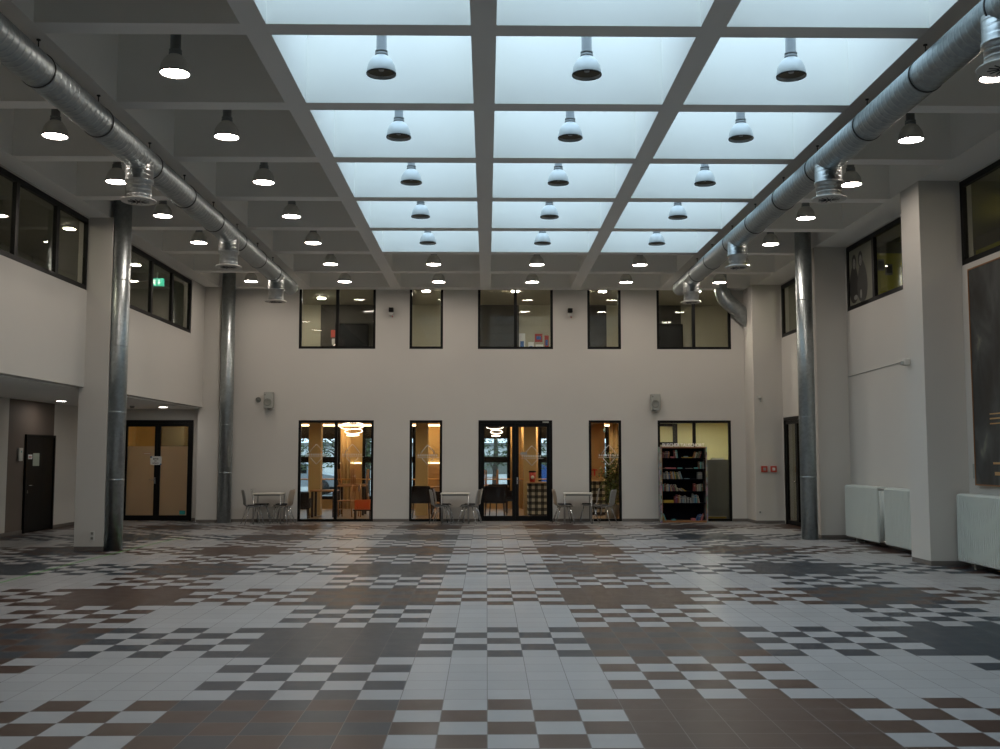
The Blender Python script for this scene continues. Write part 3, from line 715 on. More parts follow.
# ================================================================== bookcase
bx0, bx1, byf, byb, bh = 4.385, 5.57, 26.05, 26.38, 1.90
t = empty('bookcase', ((bx0 + bx1) / 2, (byf + byb) / 2, 0)); hw = (bx1 - bx0) / 2; hd = (byb - byf) / 2
for s in (-1, 1):
    MB().box(min(s * hw, s * (hw - .04)), max(s * hw, s * (hw - .04)), -hd, hd, 0, bh).build('side_panel', 'printed_side', t)
MB().box(-hw + .04, hw - .04, hd - .015, hd, .03, bh).build('back_panel', 'shelf_navy', t)
MB().box(-hw + .04, hw - .04, -hd, hd, bh - .03, bh).build('top_panel', 'wood_edge', t)
MB().box(-hw + .04, hw - .04, -hd, hd, 0, .05).build('base_panel', 'wood_edge', t)
SH = [.05, .49, .785, 1.09, 1.345, 1.62]
for z in SH[1:]: MB().box(-hw + .04, hw - .04, -hd + .01, hd - .015, z - .022, z).build('shelf', 'shelf_navy', t)
for s in (-1, 1): MB().box(s * (hw - .04) - (.0 if s < 0 else .0) - .006, s * (hw - .04) + .006, -hd - .004, -hd + .004, .02, bh).build('edge_strip', 'wood_edge', t)
sg = text_obj('BUECHER TAUSCHORT', .118, 'sign_letter', 'sign_letters', t, Matrix.Translation((0, -hd + .04, bh + .002)) @ Matrix.Rotation(math.pi / 2, 4, 'X') @ Matrix.Diagonal((.86, 1, 1, 1)), .008)
sg['label'] = 'row of upright white capital letters'
tag(t, 'dark free-standing bookcase with printed sides standing before the rightmost lower window', 'bookcase')
BC = {'dark red': (.22, .03, .03), 'brown': (.16, .08, .04), 'cream': (.55, .48, .33), 'navy': (.02, .04, .14), 'blue': (.04, .13, .32), 'green': (.05, .13, .07), 'grey': (.22, .23, .22), 'white': (.5, .5, .47), 'orange': (.45, .18, .04), 'yellow': (.55, .36, .03), 'pink': (.62, .18, .19), 'teal': (.12, .42, .42), 'plum': (.14, .04, .10), 'black': (.02, .02, .02), 'pale blue': (.2, .35, .42)}
for k, c in BC.items(): mat('book_' + k.replace(' ', '_'), tuple(v * .62 for v in c), .55, noise=.1, nscale=30)
ORD = ['first', 'second', 'third', 'fourth', 'fifth', 'sixth', 'seventh', 'eighth', 'ninth', 'tenth', 'eleventh', 'twelfth', 'thirteenth', 'fourteenth', 'fifteenth', 'sixteenth', 'seventeenth', 'eighteenth', 'nineteenth', 'twentieth', 'twenty-first', 'twenty-second']
SN = {5: 'top shelf', 4: 'second shelf from the top', 3: 'third shelf from the top', 2: 'fourth shelf from the top', 1: 'fifth shelf from the top', 0: 'bottom of the bookcase'}
cnt = {}
def book(shelf, x, wd, h, colr, lean=0, flat=False, dz=0, dep=.15, txt=None):
    """x is measured from the bookcase's left inner side"""
    X = bx0 + .04 + x; z = SH[shelf] + .001 + dz
    t = empty('book', (X, byf + .03, z))
    if flat:
        M = Matrix.Rotation(0, 4, 'Y'); MB().rbox(0, wd, 0, dep, 0, h, .003).build('cover', 'book_' + colr.replace(' ', '_'), t); MB().box(.004, wd - .004, .006, dep - .002, .006, h - .006)
    else:
        M = Matrix.Rotation(lean, 4, 'Y')
        if lean < 0: M = Matrix.Translation((0, 0, wd * math.sin(-lean) * 0)) @ Matrix.Translation((wd, 0, 0)) @ M @ Matrix.Translation((-wd, 0, 0))
        MB().rbox(0, wd, 0, dep, 0, h, min(.003, wd * .3), M).build('cover', 'book_' + colr.replace(' ', '_'), t)
        MB().box(wd * .18, wd * .82, .01, dep - .004, h - .001, h + .001, M).build('page_block', 'book_cream', t)
        MB().box(wd * .1, wd * .9, -.001, .002, h * .66, h * .74, M).build('spine_label', 'book_cream' if colr not in ('white', 'cream') else 'book_grey', t)
    n = cnt.get(shelf, 0); cnt[shelf] = n + 1
    tag(t, '%s %s book, %s from the left on the %s' % (colr, 'flat lying' if flat else ('leaning' if abs(lean) > .1 else 'upright'), ORD[min(n, 21)], SN[shelf]), 'book', 'books in the public bookcase')
def run(shelf, x, cols, lean=0, h=.19, w_=.026):
    for i, c in enumerate(cols):
        ww = w_ * random.uniform(.85, 1.25); hh = h * random.uniform(.86, 1.12); hh = min(hh, .23)
        book(shelf, x, ww, hh, c, lean); x += ww * (1 / max(.5, math.cos(lean))) + .003
    return x
run(5, .03, ['dark red', 'black', 'brown', 'navy', 'orange', 'brown'], .1, .17); book(5, .23, .09, .035, 'pink', flat=True, dep=.06); run(5, .33, ['dark red', 'white', 'teal'], -.12, .18)
book(5, .52, .27, .02, 'yellow', flat=True); book(5, .57, .10, .025, 'pale blue', flat=True, dz=.021, dep=.1)
run(5, .80, ['orange', 'cream', 'green', 'brown', 'green', 'dark red'], .28, .17, .024)
book(4, .02, .08, .02, 'brown', flat=True); book(4, .10, .14, .035, 'pink', flat=True); book(4, .24, .12, .03, 'pink', flat=True); book(4, .42, .10, .03, 'teal', flat=True); book(4, .62, .16, .018, 'grey', flat=True)
book(4, .82, .10, .035, 'teal', flat=True, dep=.05); run(4, .93, ['brown', 'teal', 'green'], .02, .19, .03); run(4, 1.03, ['grey'], .02, .18, .03)
run(3, .03, ['grey', 'grey', 'black'], .04, .16); run(3, .12, ['white', 'cream', 'blue', 'brown', 'orange', 'cream', 'blue', 'yellow', 'green'], -.14, .18, .026); run(3, .43, ['cream', 'grey', 'pale blue'], -.3, .18, .025)
book(3, .58, .12, .015, 'pale blue', flat=True); book(3, .90, .12, .17, 'grey'); 
run(2, .02, ['teal', 'dark red', 'brown', 'cream', 'white', 'blue', 'orange'], .02, .17, .027); run(2, .24, ['cream', 'brown', 'plum', 'dark red', 'green', 'cream'], -.3, .16, .024); run(2, .46, ['brown', 'cream', 'grey', 'yellow'], -1.0, .15, .022)
book(2, .80, .05, .19, 'dark red'); run(2, .86, ['brown', 'cream', 'grey', 'white', 'green', 'brown'], 0, .17, .027)
book(1, .04, .25, .07, 'yellow', flat=True); x = run(1, .31, ['dark red', 'plum', 'dark red', 'orange', 'cream', 'navy', 'grey', 'pale blue', 'grey', 'white'], 0, .19, .026)
run(1, x + .02, ['grey', 'grey', 'black', 'white'], .0, .14, .028); run(1, x + .16, ['grey', 'pale blue', 'blue', 'teal', 'grey'], .02, .21, .026); run(1, x + .31, ['pink', 'cream'], -.2, .19, .022)
run(0, .02, ['brown', 'yellow', 'teal'], -.35, .17, .022); book(0, .24, .10, .03, 'teal', flat=True); book(0, .74, .10, .05, 'pink', flat=True); run(0, .84, ['blue', 'navy', 'blue'], .5, .17, .022); run(0, .97, ['pink', 'dark red'], .25, .16, .02)

# ================================================================== the cafe behind the back wall
CB = 33.0; CH = 2.66; CY0 = YB + .14
struct(MB().box(-14, 10, 27.3, 60, -.2, -.002).build('floor_outside', 'asphalt'))
struct(MB().box(-7.4, 4.3, CY0 - .14, CB, -.02, .002).build('floor_cafe', 'cafe_floor'))
struct(MB().box(-7.4, 7.6, CY0, CB + .2, CH, CH + .2).build('ceiling_cafe', 'cafe_ceiling'))
WIN = [(-6.4, -4.70), (-3.90, -2.3), (-.12, .70), (1.70, 2.62), (3.66, 3.86)]
wh = []
for a, b in WIN: wh += [(a, b, .35, 1.48), (a, b, 1.62, 2.24)]
wall('wall_cafe_back', 'cafe_cream', 'y', CB, CB + .15, -7.4, 4.3, 0, CH, wh)
for k, (a, b) in enumerate(WIN):
    r = struct(empty('window_cafe', ((a + b) / 2, CB, 0))); h = (b - a) / 2; f = MB()
    for u0, u1, w0, w1 in [(-h - .05, -h + .05, .3, CH - .02), (h - .05, h + .05, .3, CH - .02), (-h, h, 2.22, CH - .02), (-h, h, 1.46, 1.64), (-h, h, .3, .4)]: f.box(u0, u1, -.06, .02, w0, w1)
    struct(f.build('window_frame', 'black_frame', r))
    struct(MB().box(-h, h, .05, .056, .38, 2.24).build('glass_pane', 'clear_glass', r))
struct(MB().box(-7.38, -7.2, 27.16, CB, 0, CH).build('wall_cafe_left', 'cafe_cream'))
struct(MB().box(-7.42, -7.3, YB, 26.98, 0, 2.88).build('wall_recess_end', 'white_paint'))
struct(MB().box(4.25, 4.37, CY0, CB, 0, CH).build('wall_cafe_right', 'cafe_tan'))
for i, x in enumerate((-4.86, -1.84, 1.23)): struct(MB().box(x - .17, x + .17, 29.3, 29.65, 0.002, CH).build('trim_cafe_column', 'cafe_cream'))
struct(MB().box(2.7, 3.62, 31.6, 31.75, 0.002, CH).build('wall_cafe_partition', 'cafe_tan'))
# wall panelling and light trough
struct(MB().box(-4.65, -3.98, CB - .05, CB, 0.002, 1.42).box(-2.2, -.2, CB - .05, CB, 0.002, 1.42).build('trim_cafe_panelling', 'wood_light'))
for a, b in ((-4.65, -3.98), (-2.2, -.2)): tag(MB().box(a, b, CB - .07, CB - .05, 1.43, 1.46).build('led_strip', 'led_strip'), 'glowing strip light above the cafe wall panelling %s' % ('seen through the leftmost window' if a < -3 else 'left of the double door'), 'strip light')
tag(MB().box(-7.2, 4.1, 32.35, 32.5, CH - .055, CH - .02).build('cove_light', 'cafe_light'), 'long glowing cove light along the cafe ceiling by the far windows', 'light')
rl = MB().tube([(-7.39, 32.2, .95), (4.24, 32.2, .95)], .018, 8)
for x_ in (-6.8, -4.5, -2.2, 0.9, 3.0): rl.tube([(x_, 32.2, .004), (x_, 32.2, .94)], .014, 8)
tag(rl.build('window_rail', 'brass'), 'long brass rail in front of the far cafe windows', 'rail')
# ring chandeliers
def chandelier(x, y, label, k_=1):
    t = empty('ring_chandelier', (x, y, CH))
    MB().lathe([(0, 0), (.10, 0), (.10, -.03), (0, -.03)], n=20).build('ceiling_rose', 'plastic_white', t)
    for r_, dx, z in ((.34 * k_, -.03, -.14), (.245 * k_, .02, -.29), (.17 * k_, 0, -.40)):
        ring = MB(); pts = [(dx + r_ * math.cos(2 * math.pi * k / 36), r_ * math.sin(2 * math.pi * k / 36), z + (.3 if r_ > .2 * k_ else .15) * r_ * math.sin(2 * math.pi * k / 36)) for k in range(37)]
        o = ring.tube(pts, .008, 8, False).build('light_ring', 'ring_light', t)
        wr = MB()
        for k in range(3): a = 2 * math.pi * k / 3; wr.tube([(dx + r_ * math.cos(a), r_ * math.sin(a), z), (0, 0, -.03)], .002, 4)
        wr.build('suspension_wire', 'chrome', o)
    tag(t, label, 'chandelier', 'ring chandeliers in the cafe')
chandelier(-3.80, 29.4, 'glowing three ring chandelier seen through the leftmost tall window')
chandelier(.27, 30.2, 'glowing ring chandelier seen through the left leaf of the double door', .72)
# curtains
def curtain(x0, x1, y, label):
    mb = MB(); n = int((x1 - x0) / .012); vs = []
    for k in range(n + 1):
        x = x0 + (x1 - x0) * k / n; dy = .035 * math.sin(k * .62)
        vs += [(x, y + dy, .02), (x, y + dy, CH - .02)]
    mb.add(vs, [(2 * i, 2 * i + 2, 2 * i + 3, 2 * i + 1) for i in range(n)], True)
    o = mb.build('curtain', 'curtain'); md = o.modifiers.new('thick', 'SOLIDIFY'); md.thickness = .004
    tag(o, label, 'curtain', 'cream curtains in the cafe')
curtain(.76, 1.02, 32.7, 'cream curtain right of the far window seen in the left door leaf')
curtain(1.1, 1.62, 32.6, 'cream curtain seen at the left of the right door leaf')
curtain(3.72, 4.22, 31.2, 'tall pale curtain behind the big potted plant')
curtain(-4.62, -4.3, 32.75, 'cream curtain beside the wall panelling in the leftmost window')
for i, (x, y) in enumerate([(3.25, 29.6), (3.45, 30.4), (3.62, 30.0)]):
    t = empty('cafe_spotlight', (x, y, CH)); MB().lathe([(.045, 0), (.045, -.03), (.035, -.03), (.035, 0)], n=16).build('housing', 'plastic_white', t); MB().lathe([(0, -.025), (.034, -.025)], n=16).build('lens', 'spot_glow', t)
    tag(t, 'small round cafe ceiling spot above the plant, %s of three' % ['leftmost', 'middle', 'rightmost'][[0, 1, 2][i]], 'spotlight', 'ceiling spots above the plant')
for i, (x, y) in enumerate([(-5.3, 27.7), (-4.3, 27.9), (-3.3, 27.8), (-2.2, 27.8), (-1.2, 28.0), (-.1, 27.9), (1.0, 28.1), (2.1, 27.9), (3.9, 29.8), (2.9, 28.3)]):  # extra spots, added near the pane heads to brighten the cafe and its columns
    t = empty('cafe_spotlight', (x, y, CH)); MB().lathe([(.045, 0), (.045, -.03), (.035, -.03), (.035, 0)], n=16).build('housing', 'plastic_white', t); MB().lathe([(0, -.025), (.034, -.025)], n=16).build('lens', 'spot_glow', t)
    tag(t, 'added small cafe ceiling spot just behind the glass, %s from the left' % ['first', 'second', 'third', 'fourth', 'fifth', 'sixth', 'seventh', 'eighth', 'tenth', 'ninth'][i], 'spotlight', 'added ceiling spots behind the cafe glass')
# checked counter with cup
t = empty('checked_counter', (1.49, 28.7, 0))
MB().rbox(-.36, .75, -.3, .3, .06, .92, .012).build('checked_front', 'checked_cloth', t); MB().rbox(-.40, .79, -.34, .34, .92, .95, .006).build('counter_top', 'wood_light', t); MB().box(-.3, .7, -.25, .25, 0.003, .06).build('plinth', 'dark_wood', t)
tag(t, 'counter with black and cream checked front behind the right door leaf', 'counter')
t = empty('paper_cup', (1.27, 28.65, .951)); MB().lathe([(0, 0), (.075, 0), (.10, .27), (0, .27)], n=24).build('cup_body', 'cup_red', t); MB().lathe([(.104, .265), (.108, .29), (.09, .31), (0, .315)], n=24).build('cup_lid', 'plastic_black', t)
s = MB().lathe([(0, 0), (.05, 0), (.05, .004), (0, .004)], n=20); s.v = [(a, -.093 - c_ - .0, b_ + .13) for a, b_, c_ in s.v]; s.build('round_label', 'paper', t)
tag(t, 'big red display cup with black lid on the checked counter', 'cup')
t = empty('checked_bench', (3.02, 29.6, 0)); MB().rbox(-.5, .42, -.25, .25, .06, .95, .012).build('checked_front', 'checked_cloth', t); MB().rbox(-.52, .44, -.27, .27, .95, .98, .006).build('counter_top', 'wood_light', t)
MB().box(-.4, .35, -.2, .2, 0.003, .06).build('plinth', 'dark_wood', t)
tag(t, 'low checked counter behind the right narrow window', 'counter')
tag(text_obj('ST', .26, 'cup_red', 'wall_letters', None, Matrix.Translation((3.24, 31.59, 1.08)) @ Matrix.Rotation(math.pi / 2, 4, 'X'), .01), 'red capital letters on the tan cafe wall seen in the right narrow window', 'lettering')
t = empty('hanging_sign', (3.52, 30.8, 2.36)); MB().rbox(-.03, .03, -.01, .01, .02, .14, .003).build('sign_panel', 'book_pale_blue', t); MB().tube([(0, 0, .14), (0, 0, CH - 2.36)], .006, 6).build('sign_rod', 'chrome', t)
tag(t, 'small pale blue lit sign hanging from the cafe ceiling left of the plant', 'sign')
# armchairs and tables in the cafe
def armchair(x, y, rz, label, d=0):
    t = empty('armchair', (x, y, 0), rz)
    MB().rbox(-.27, .27, -.28, .28, .42 - d, .52 - d, .03).build('seat', 'dark_leather', t)
    MB().rbox(-.29, .29, -.34, -.25, .42 - d, .88 - d, .04).build('backrest', 'dark_leather', t)
    for s in (-1, 1): MB().rbox(min(s * .26, s * .34), max(s * .26, s * .31), -.3, .26, .44 - d, .70 - d, .02).build('armrest', 'dark_leather', t)
    for sx in (-1, 1):
        for sy in (-1, 1): MB().tube([(sx * .24, sy * .24, .42 - d), (sx * .26, sy * .27, .005)], .018, 8, radii=[.022, .014]).build('leg', 'dark_wood', t)
    return tag(t, label, 'armchair', 'dark leather armchairs in the cafe')
armchair(-4.98, 27.6, R(6), 'dark leather armchair at the bottom left of the leftmost window', .15)
armchair(-1.75, 27.75, R(-4), 'dark leather armchair filling the lower left of the narrow left window')
armchair(-1.1, 28.5, R(40), 'dark leather armchair at the lower right of the narrow left window')
armchair(.22, 27.75, R(0), 'dark leather armchair directly behind the left door leaf')
armchair(.42, 28.9, R(200), 'dark leather armchair behind the one at the left door leaf')
def cafe_table(x, y, wd, dp, h, label, m='wood'):
    t = empty('cafe_dining_table', (x, y, 0)); MB().rbox(-wd / 2, wd / 2, -dp / 2, dp / 2, h - .04, h, .008).build('table_top', m, t)
    for sx in (-1, 1):
        for sy in (-1, 1): MB().box(sx * (wd / 2 - .06) - .03, sx * (wd / 2 - .06) + .03, sy * (dp / 2 - .06) - .03, sy * (dp / 2 - .06) + .03, .004, h - .04).build('leg', 'dark_wood' if m != 'wood_light' else m, t)
    tag(t, label, 'table', 'wooden tables in the cafe')
cafe_table(-4.45, 28.6, .7, .7, .74, 'table with dark legs behind the mullion of the leftmost window')
cafe_table(-3.82, 29.6, .80, .7, .84, 'wooden table carrying upturned chairs in the leftmost window')
cafe_table(-1.25, 30.4, .8, .7, .78, 'wooden table behind the armchairs in the narrow left window')
cafe_table(.15, 30.6, 1.0, .7, .80, 'wooden table carrying an upturned chair behind the left door leaf')
def wood_chair(name, x, y, z, rz, flip, label):
    t = empty(name, (x, y, z), rz)
    if flip: t.rotation_euler = (math.pi, 0, rz)
    MB().rbox(-.20, .20, -.20, .20, .43, .46, .008).build('seat', 'wood', t)
    for sx in (-1, 1):
        MB().tube([(sx * .17, .17, .005), (sx * .17, .17, .43)], .016, 8).build('leg', 'wood', t)
        MB().tube([(sx * .18, -.22, .005), (sx * .17, -.18, .45), (sx * .17, -.23, .88)], .016, 8).build('leg', 'wood', t)
    MB().rbox(-.18, .18, -.235, -.215, .70, .86, .006).build('backrest', 'wood', t)
    MB().box(-.17, .17, .16, .18, .2, .225).build('stretcher', 'wood', t)
    tag(t, label, 'chair', 'light wooden chairs in the cafe')
wood_chair('wooden_chair', -4.0, 29.62, 1.302, R(90), True, 'upturned wooden chair on the left part of the table in the leftmost window')
wood_chair('wooden_chair', -3.6, 29.62, 1.302, R(-90), True, 'upturned wooden chair on the right part of the table in the leftmost window')
wood_chair('wooden_chair', -3.85, 28.55, 0, R(80), False, 'light wooden chair standing on the floor before the table in the leftmost window')
wood_chair('wooden_chair', -3.28, 28.65, 0, R(-75), False, 'light wooden chair standing near the orange crate in the leftmost window')
wood_chair('wooden_chair', .15, 30.55, 1.262, R(5), True, 'upturned wooden chair on the table seen through the left door leaf')
# orange crate
t = empty('plastic_crate', (-3.27, 27.5, .262)); c = MB()
c.box(-.2, .2, -.15, -.14, 0, .03).box(-.2, .2, -.15, -.14, .2, .25).box(-.2, -.17, -.15, -.14, .03, .2).box(.17, .2, -.15, -.14, .03, .2).box(-.02, .02, -.15, -.14, .03, .2)
c.box(-.2, .2, .14, .15, 0, .25).box(-.2, -.19, -.14, .14, 0, .25).box(.19, .2, -.14, .14, 0, .25).box(-.19, .19, -.14, .14, 0, .012).build('crate_body', 'orange_plastic', t)
tag(t, 'orange plastic crate on a low stool at the lower right of the leftmost window', 'crate')
t = empty('low_stool', (-3.27, 27.5, 0)); MB().rbox(-.24, .24, -.18, .18, .23, .26, .006).build('stool_top', 'dark_wood', t)
for sx in (-1, 1):
    for sy in (-1, 1): MB().tube([(sx * .2, sy * .14, .004), (sx * .2, sy * .14, .23)], .015, 8).build('leg', 'dark_wood', t)
tag(t, 'low dark stool carrying the orange crate behind the leftmost window', 'stool')
# plant
t = empty('potted_plant', (3.33, 27.5, 0)); MB().lathe([(0, .003), (.15, .003), (.2, .38), (.185, .38), (.175, .34), (0, .34)], n=28).build('pot', 'pot', t)
st = MB(); rnd = random.Random(3); lv = MB(); lv2 = MB()
for k in range(9):
    a = rnd.uniform(0, 6.28); tip = Vector((.22 * math.cos(a), .22 * math.sin(a), rnd.uniform(1.2, 1.85)))
    st.tube([(0, 0, .34), (tip.x * .4, tip.y * .4, tip.z * .6), tip], .01, 6, radii=[.014, .01, .004])
    for j in range(110):
        f = rnd.uniform(.1, 1.02); p = Vector((tip.x * f, tip.y * f, .34 + (tip.z - .34) * f)) + Vector((rnd.gauss(0, .10), rnd.gauss(0, .09), rnd.gauss(0, .08)))
        M = Matrix.Translation(p) @ Matrix.Rotation(rnd.uniform(0, 6.28), 4, 'Z') @ Matrix.Rotation(rnd.uniform(-.9, .9), 4, 'X') @ Matrix.Rotation(rnd.uniform(-.8, .8), 4, 'Y')
        L_ = rnd.uniform(.07, .11); Wd = L_ * .32
        (lv2 if rnd.random() < .35 else lv).add([M @ Vector(q) for q in ((0, 0, 0), (L_ * .5, Wd, .008), (L_, 0, -.01), (L_ * .5, -Wd, .008))], [(0, 1, 2, 3)])
st.build('stem', 'bark', t); lv.build('foliage', 'foliage', t); lv2.build('foliage_tips', 'foliage_light', t)
tag(t, 'tall leafy potted plant behind the right narrow window', 'plant')

# office behind the bookcase (right of the cafe)
struct(MB().box(4.37, 7.6, CY0 - .14, 31, -.02, .002).build('floor_office', 'room_floor'))
struct(MB().box(4.37, 7.6, 30.8, 31, 0, CH).box(7.4, 7.6, CY0, 30.8, 0, CH).build('wall_office', 'yellow_room'))
r = struct(empty('window_office', (5.0, 30.75, 1.75)))
struct(MB().box(-.4, .56, -.04, .04, .25, .33).box(-.4, .56, -.04, .04, .80, .88).box(-.4, -.32, -.04, .04, .33, .80).box(.56, .69, -.04, .04, .25, .88).build('window_frame', 'black_frame', r))
t = empty('office_cabinet', (6.02, 27.3, 0)); MB().rbox(-.45, .45, -.2, .2, 0.003, 1.57, .008).build('cabinet_body', 'cabinet_grey', t)
for s in (-1, 1): d = MB().box(min(s * .005, s * .44), max(s * .005, s * .44), -.212, -.2, .05, 1.46).build('door', 'cabinet_grey', t)
tag(t, 'tall grey cabinet behind the glass right of the bookcase', 'cabinet')
t = empty('paper_stack', (6.1, 27.25, 1.571)); MB().rbox(-.15, .15, -.1, .1, 0, .035, .004).build('sheets', 'paper', t); MB().box(-.13, .15, -.09, .1, .035, .05).build('upper_sheets', 'paper_pale_green', t); tag(t, 'small stack of papers on top of the grey cabinet', 'papers')
t = empty('low_box', (5.95, 26.83, .003)); MB().rbox(-.35, .25, -.06, .08, 0, .10, .004).build('box_body', 'book_yellow', t); MB().box(-.36, .26, -.065, .085, .1, .115).build('box_lid', 'book_cream', t); tag(t, 'flat yellow box on the floor before the grey cabinet', 'box')
def ceil_panel(x, y, z, wx, wy, m, label, cat='ceiling light', grp=None):
    t = empty('ceiling_panel_light', (x, y, z)); MB().box(-wx / 2, wx / 2, -wy / 2, wy / 2, -.03, -.001).build('lens', m, t); MB().box(-wx / 2 - .03, wx / 2 + .03, -wy / 2 - .03, wy / 2 + .03, -.02, 0).build('trim_frame', 'plastic_white', t)
    tag(t, label, cat, grp)
ceil_panel(4.85, 29.0, CH, .5, .5, 'room_light', 'lit ceiling panel in the yellow room, left side above the bookcase')
ceil_panel(6.2, 29.2, CH, .5, .5, 'room_light', 'lit ceiling panel in the yellow room, right side behind the window top')

# ================================================================== upper floor behind the back wall
UZ = 6.02; UY = 29.6
struct(MB().box(-7.6, 7.6, CY0, UY + .2, 4.1, 4.25).build('floor_upper', 'room_floor'))
struct(MB().box(-7.6, 7.6, CY0, UY + .2, UZ, UZ + .2).build('ceiling_upper', 'room_beige'))
struct(MB().box(-7.6, 7.6, UY, UY + .2, 4.25, UZ).build('wall_upper_back', 'room_beige'))
struct(MB().box(-7.8, -7.6, CY0, UY, 4.25, UZ).box(7.6, 7.8, CY0, UY, 4.25, UZ).build('wall_upper_side', 'room_beige'))
for n, (a, b) in enumerate([(-4.78, -3.25), (-.25, .93), (2.9, 3.46), (4.9, 5.62)]): struct(MB().box(a, b, UY - .06, UY, 4.26, UZ - .001).build('trim_upper_panel', 'room_brown'))
for x, w__, lab in [(-3.85, .46, 'leftmost upper window'), (5.25, .36, 'rightmost upper window, added out of sight')]:
    t = empty('dark_cupboard', (x, UY - .25, 4.251)); MB().rbox(-w__, w__, -.15, .15, 0, 1.18, .006).build('cupboard_body', 'room_black', t); MB().box(-w__ + .03, w__ - .03, -.16, -.15, .05, 1.13).build('door', 'plastic_black', t); tag(t, 'black cupboard standing in the corridor behind the ' + lab, 'cupboard')
t = empty('red_wall_sign', (-4.42, UY - .07, 4.95)); MB().box(-.06, .06, -.02, 0, .12, .33).build('red_panel', 'red_plastic', t); MB().box(-.03, .05, -.02, 0, -.1, .08).build('white_panel', 'plastic_white', t); tag(t, 'small red sign on the dark panel behind the leftmost upper window', 'sign')
PN = ['pale poster low', 'red poster upper', 'blue poster low', 'red poster right', 'white sheet middle', 'blue and red poster lower right']
for i, (x, z, w__, h__, m_, m2) in enumerate([(1.02, 4.45, .18, .75, 'paper', 'poster_blue'), (1.50, 4.95, .22, .24, 'poster_red', 'poster_blue'), (1.28, 4.55, .16, .4, 'paper', 'poster_blue'), (1.73, 4.72, .12, .42, 'poster_red', 'poster_blue'), (1.52, 4.68, .22, .2, 'paper', 'plastic_grey'), (1.60, 4.38, .26, .26, 'poster_blue', 'poster_red')]):
    t = empty('wall_poster', (x, UY - .001, z)); MB().box(-w__ / 2, w__ / 2, -.006, 0, 0, h__).build('sheet', m_, t); MB().box(-w__ * .3, w__ * .3, -.009, -.006, h__ * .3, h__ * .7).build('printed_patch', m2, t)
    tag(t, PN[i] + ' on the corridor wall behind the middle upper window', 'poster', 'posters behind the middle upper window')
for i, (x, y, lab) in enumerate([(-4.55, 28.2, 'leftmost upper window, nearer the glass'), (-1.6, 26.92, 'narrow left upper window, added out of sight'), (.75, 26.92, 'middle upper window, added out of sight'), (3.05, 26.92, 'narrow right upper window, added out of sight'), (5.55, 26.92, 'rightmost upper window, added out of sight')]):  # all but the leftmost are added out of sight to light the corridor
    ceil_panel(x, y, UZ, .18, .18, 'corridor_light', 'small square corridor light behind the ' + lab, grp='corridor ceiling lights')

# ================================================================== side rooms behind the upper side windows
LX = -10.6
struct(MB().box(LX, XL - .2, 9, 27.2, 4.1, 4.3).build('floor_gallery', 'room_floor'))
struct(MB().box(LX, XL - .2, 9, 27.2, 6.3, 6.5).box(XL - .35, XL - .2, 9, 27.2, 5.95, 6.3).build('ceiling_gallery', 'room_olive'))
struct(MB().box(LX - .2, LX, 9, 27.2, 4.1, 6.5).box(LX, XL - .2, 27.2, 27.4, 4.1, 6.5).box(LX, XL - .2, 8.8, 9, 4.1, 6.5).build('wall_gallery', 'room_olive'))
for y in (12.8, 16.8, 20.8, 24.8): ceil_panel(-8.5, y, 6.3, .17, .17, 'gallery_light', 'square gallery ceiling light, left upper windows, %s' % {12.8: 'nearest the viewer', 16.8: 'second from the viewer', 20.8: 'right of the near window', 24.8: 'behind the far window'}[y], grp='gallery ceiling lights')
t = empty('exit_sign', (-8.2, 25.5, 5.88)); t.scale = (.72, 1, .8); MB().rbox(-.24, .24, -.02, .02, 0, .24, .006).build('sign_box', 'exit_green', t)
MB().box(-.17, -.05, -.024, -.02, .05, .19).build('door_symbol', 'exit_white', t)
MB().box(.05, .09, -.024, -.02, .11, .20).add([(.01, -.022, .12), (.13, -.022, .12), (.07, -.022, .04)], [(0, 1, 2)]).build('arrow_symbol', 'exit_white', t)
MB().box(-.02, .02, -.01, .01, .24, .44).build('hanger', 'plastic_white', t)
tag(t, 'green illuminated exit sign with white door and down arrow, hanging in the gallery', 'sign')
RX = 10.4
struct(MB().box(XR + .2, RX, 9, 26.5, 4.1, 4.3).build('floor_right_rooms', 'room_floor'))
struct(MB().box(XR + .2, RX, 9, 26.5, 6.3, 6.5).box(XR + .2, XR + .35, 9, 26.5, 5.95, 6.3).build('ceiling_right_rooms', 'room_olive'))
struct(MB().box(RX, RX + .2, 9, 26.5, 4.1, 6.5).box(XR + .2, RX, 26.5, 26.7, 4.1, 6.5).box(XR + .2, RX, 8.8, 9, 4.1, 6.5).build('wall_right_rooms', 'room_olive'))
struct(MB().box(RX - .05, RX, 17.2, 21.4, 4.3, 6.0).build('wall_lime_side', 'room_lime'))
struct(MB().box(XR + .2, RX, 22.0, 22.12, 4.3, 6.06).build('wall_lime', 'room_lime'))
struct(MB().box(XR + .2, RX, 22.0, 22.12, 6.06, 6.3).build('wall_lime_top', 'room_olive'))
for x_, y in ((9.6, 13), (10.1, 18.6), (9.0, 24.2)): ceil_panel(x_, y, 6.3, .2, .2, 'gallery_light', 'added small ceiling light in the right upper rooms, %s window' % {13: 'behind the nearest', 18.6: 'behind the middle', 24.2: 'behind the farthest'}[y], grp='added ceiling lights in the right upper rooms')  # lamps added to brighten these rooms, kept away from the visible panes
for i, (x, z, w__, h__) in enumerate([(8.55, 5.68, .065, .24), (8.72, 5.58, .075, .24)]):
    t = empty('wall_panel_box', (x, 22.0, z)); MB().rbox(-w__, w__, -.04, 0, 0, h__, .006).build('panel_body', 'plastic_dark_grey', t); MB().box(-w__ * .8, w__ * .8, -.045, -.04, .04, h__ - .04).build('screen', 'plastic_black', t); tag(t, 'dark wall box on the lime wall behind the right upper window, %s one' % ['left', 'right'][i], 'wall box', 'dark boxes on the lime wall')
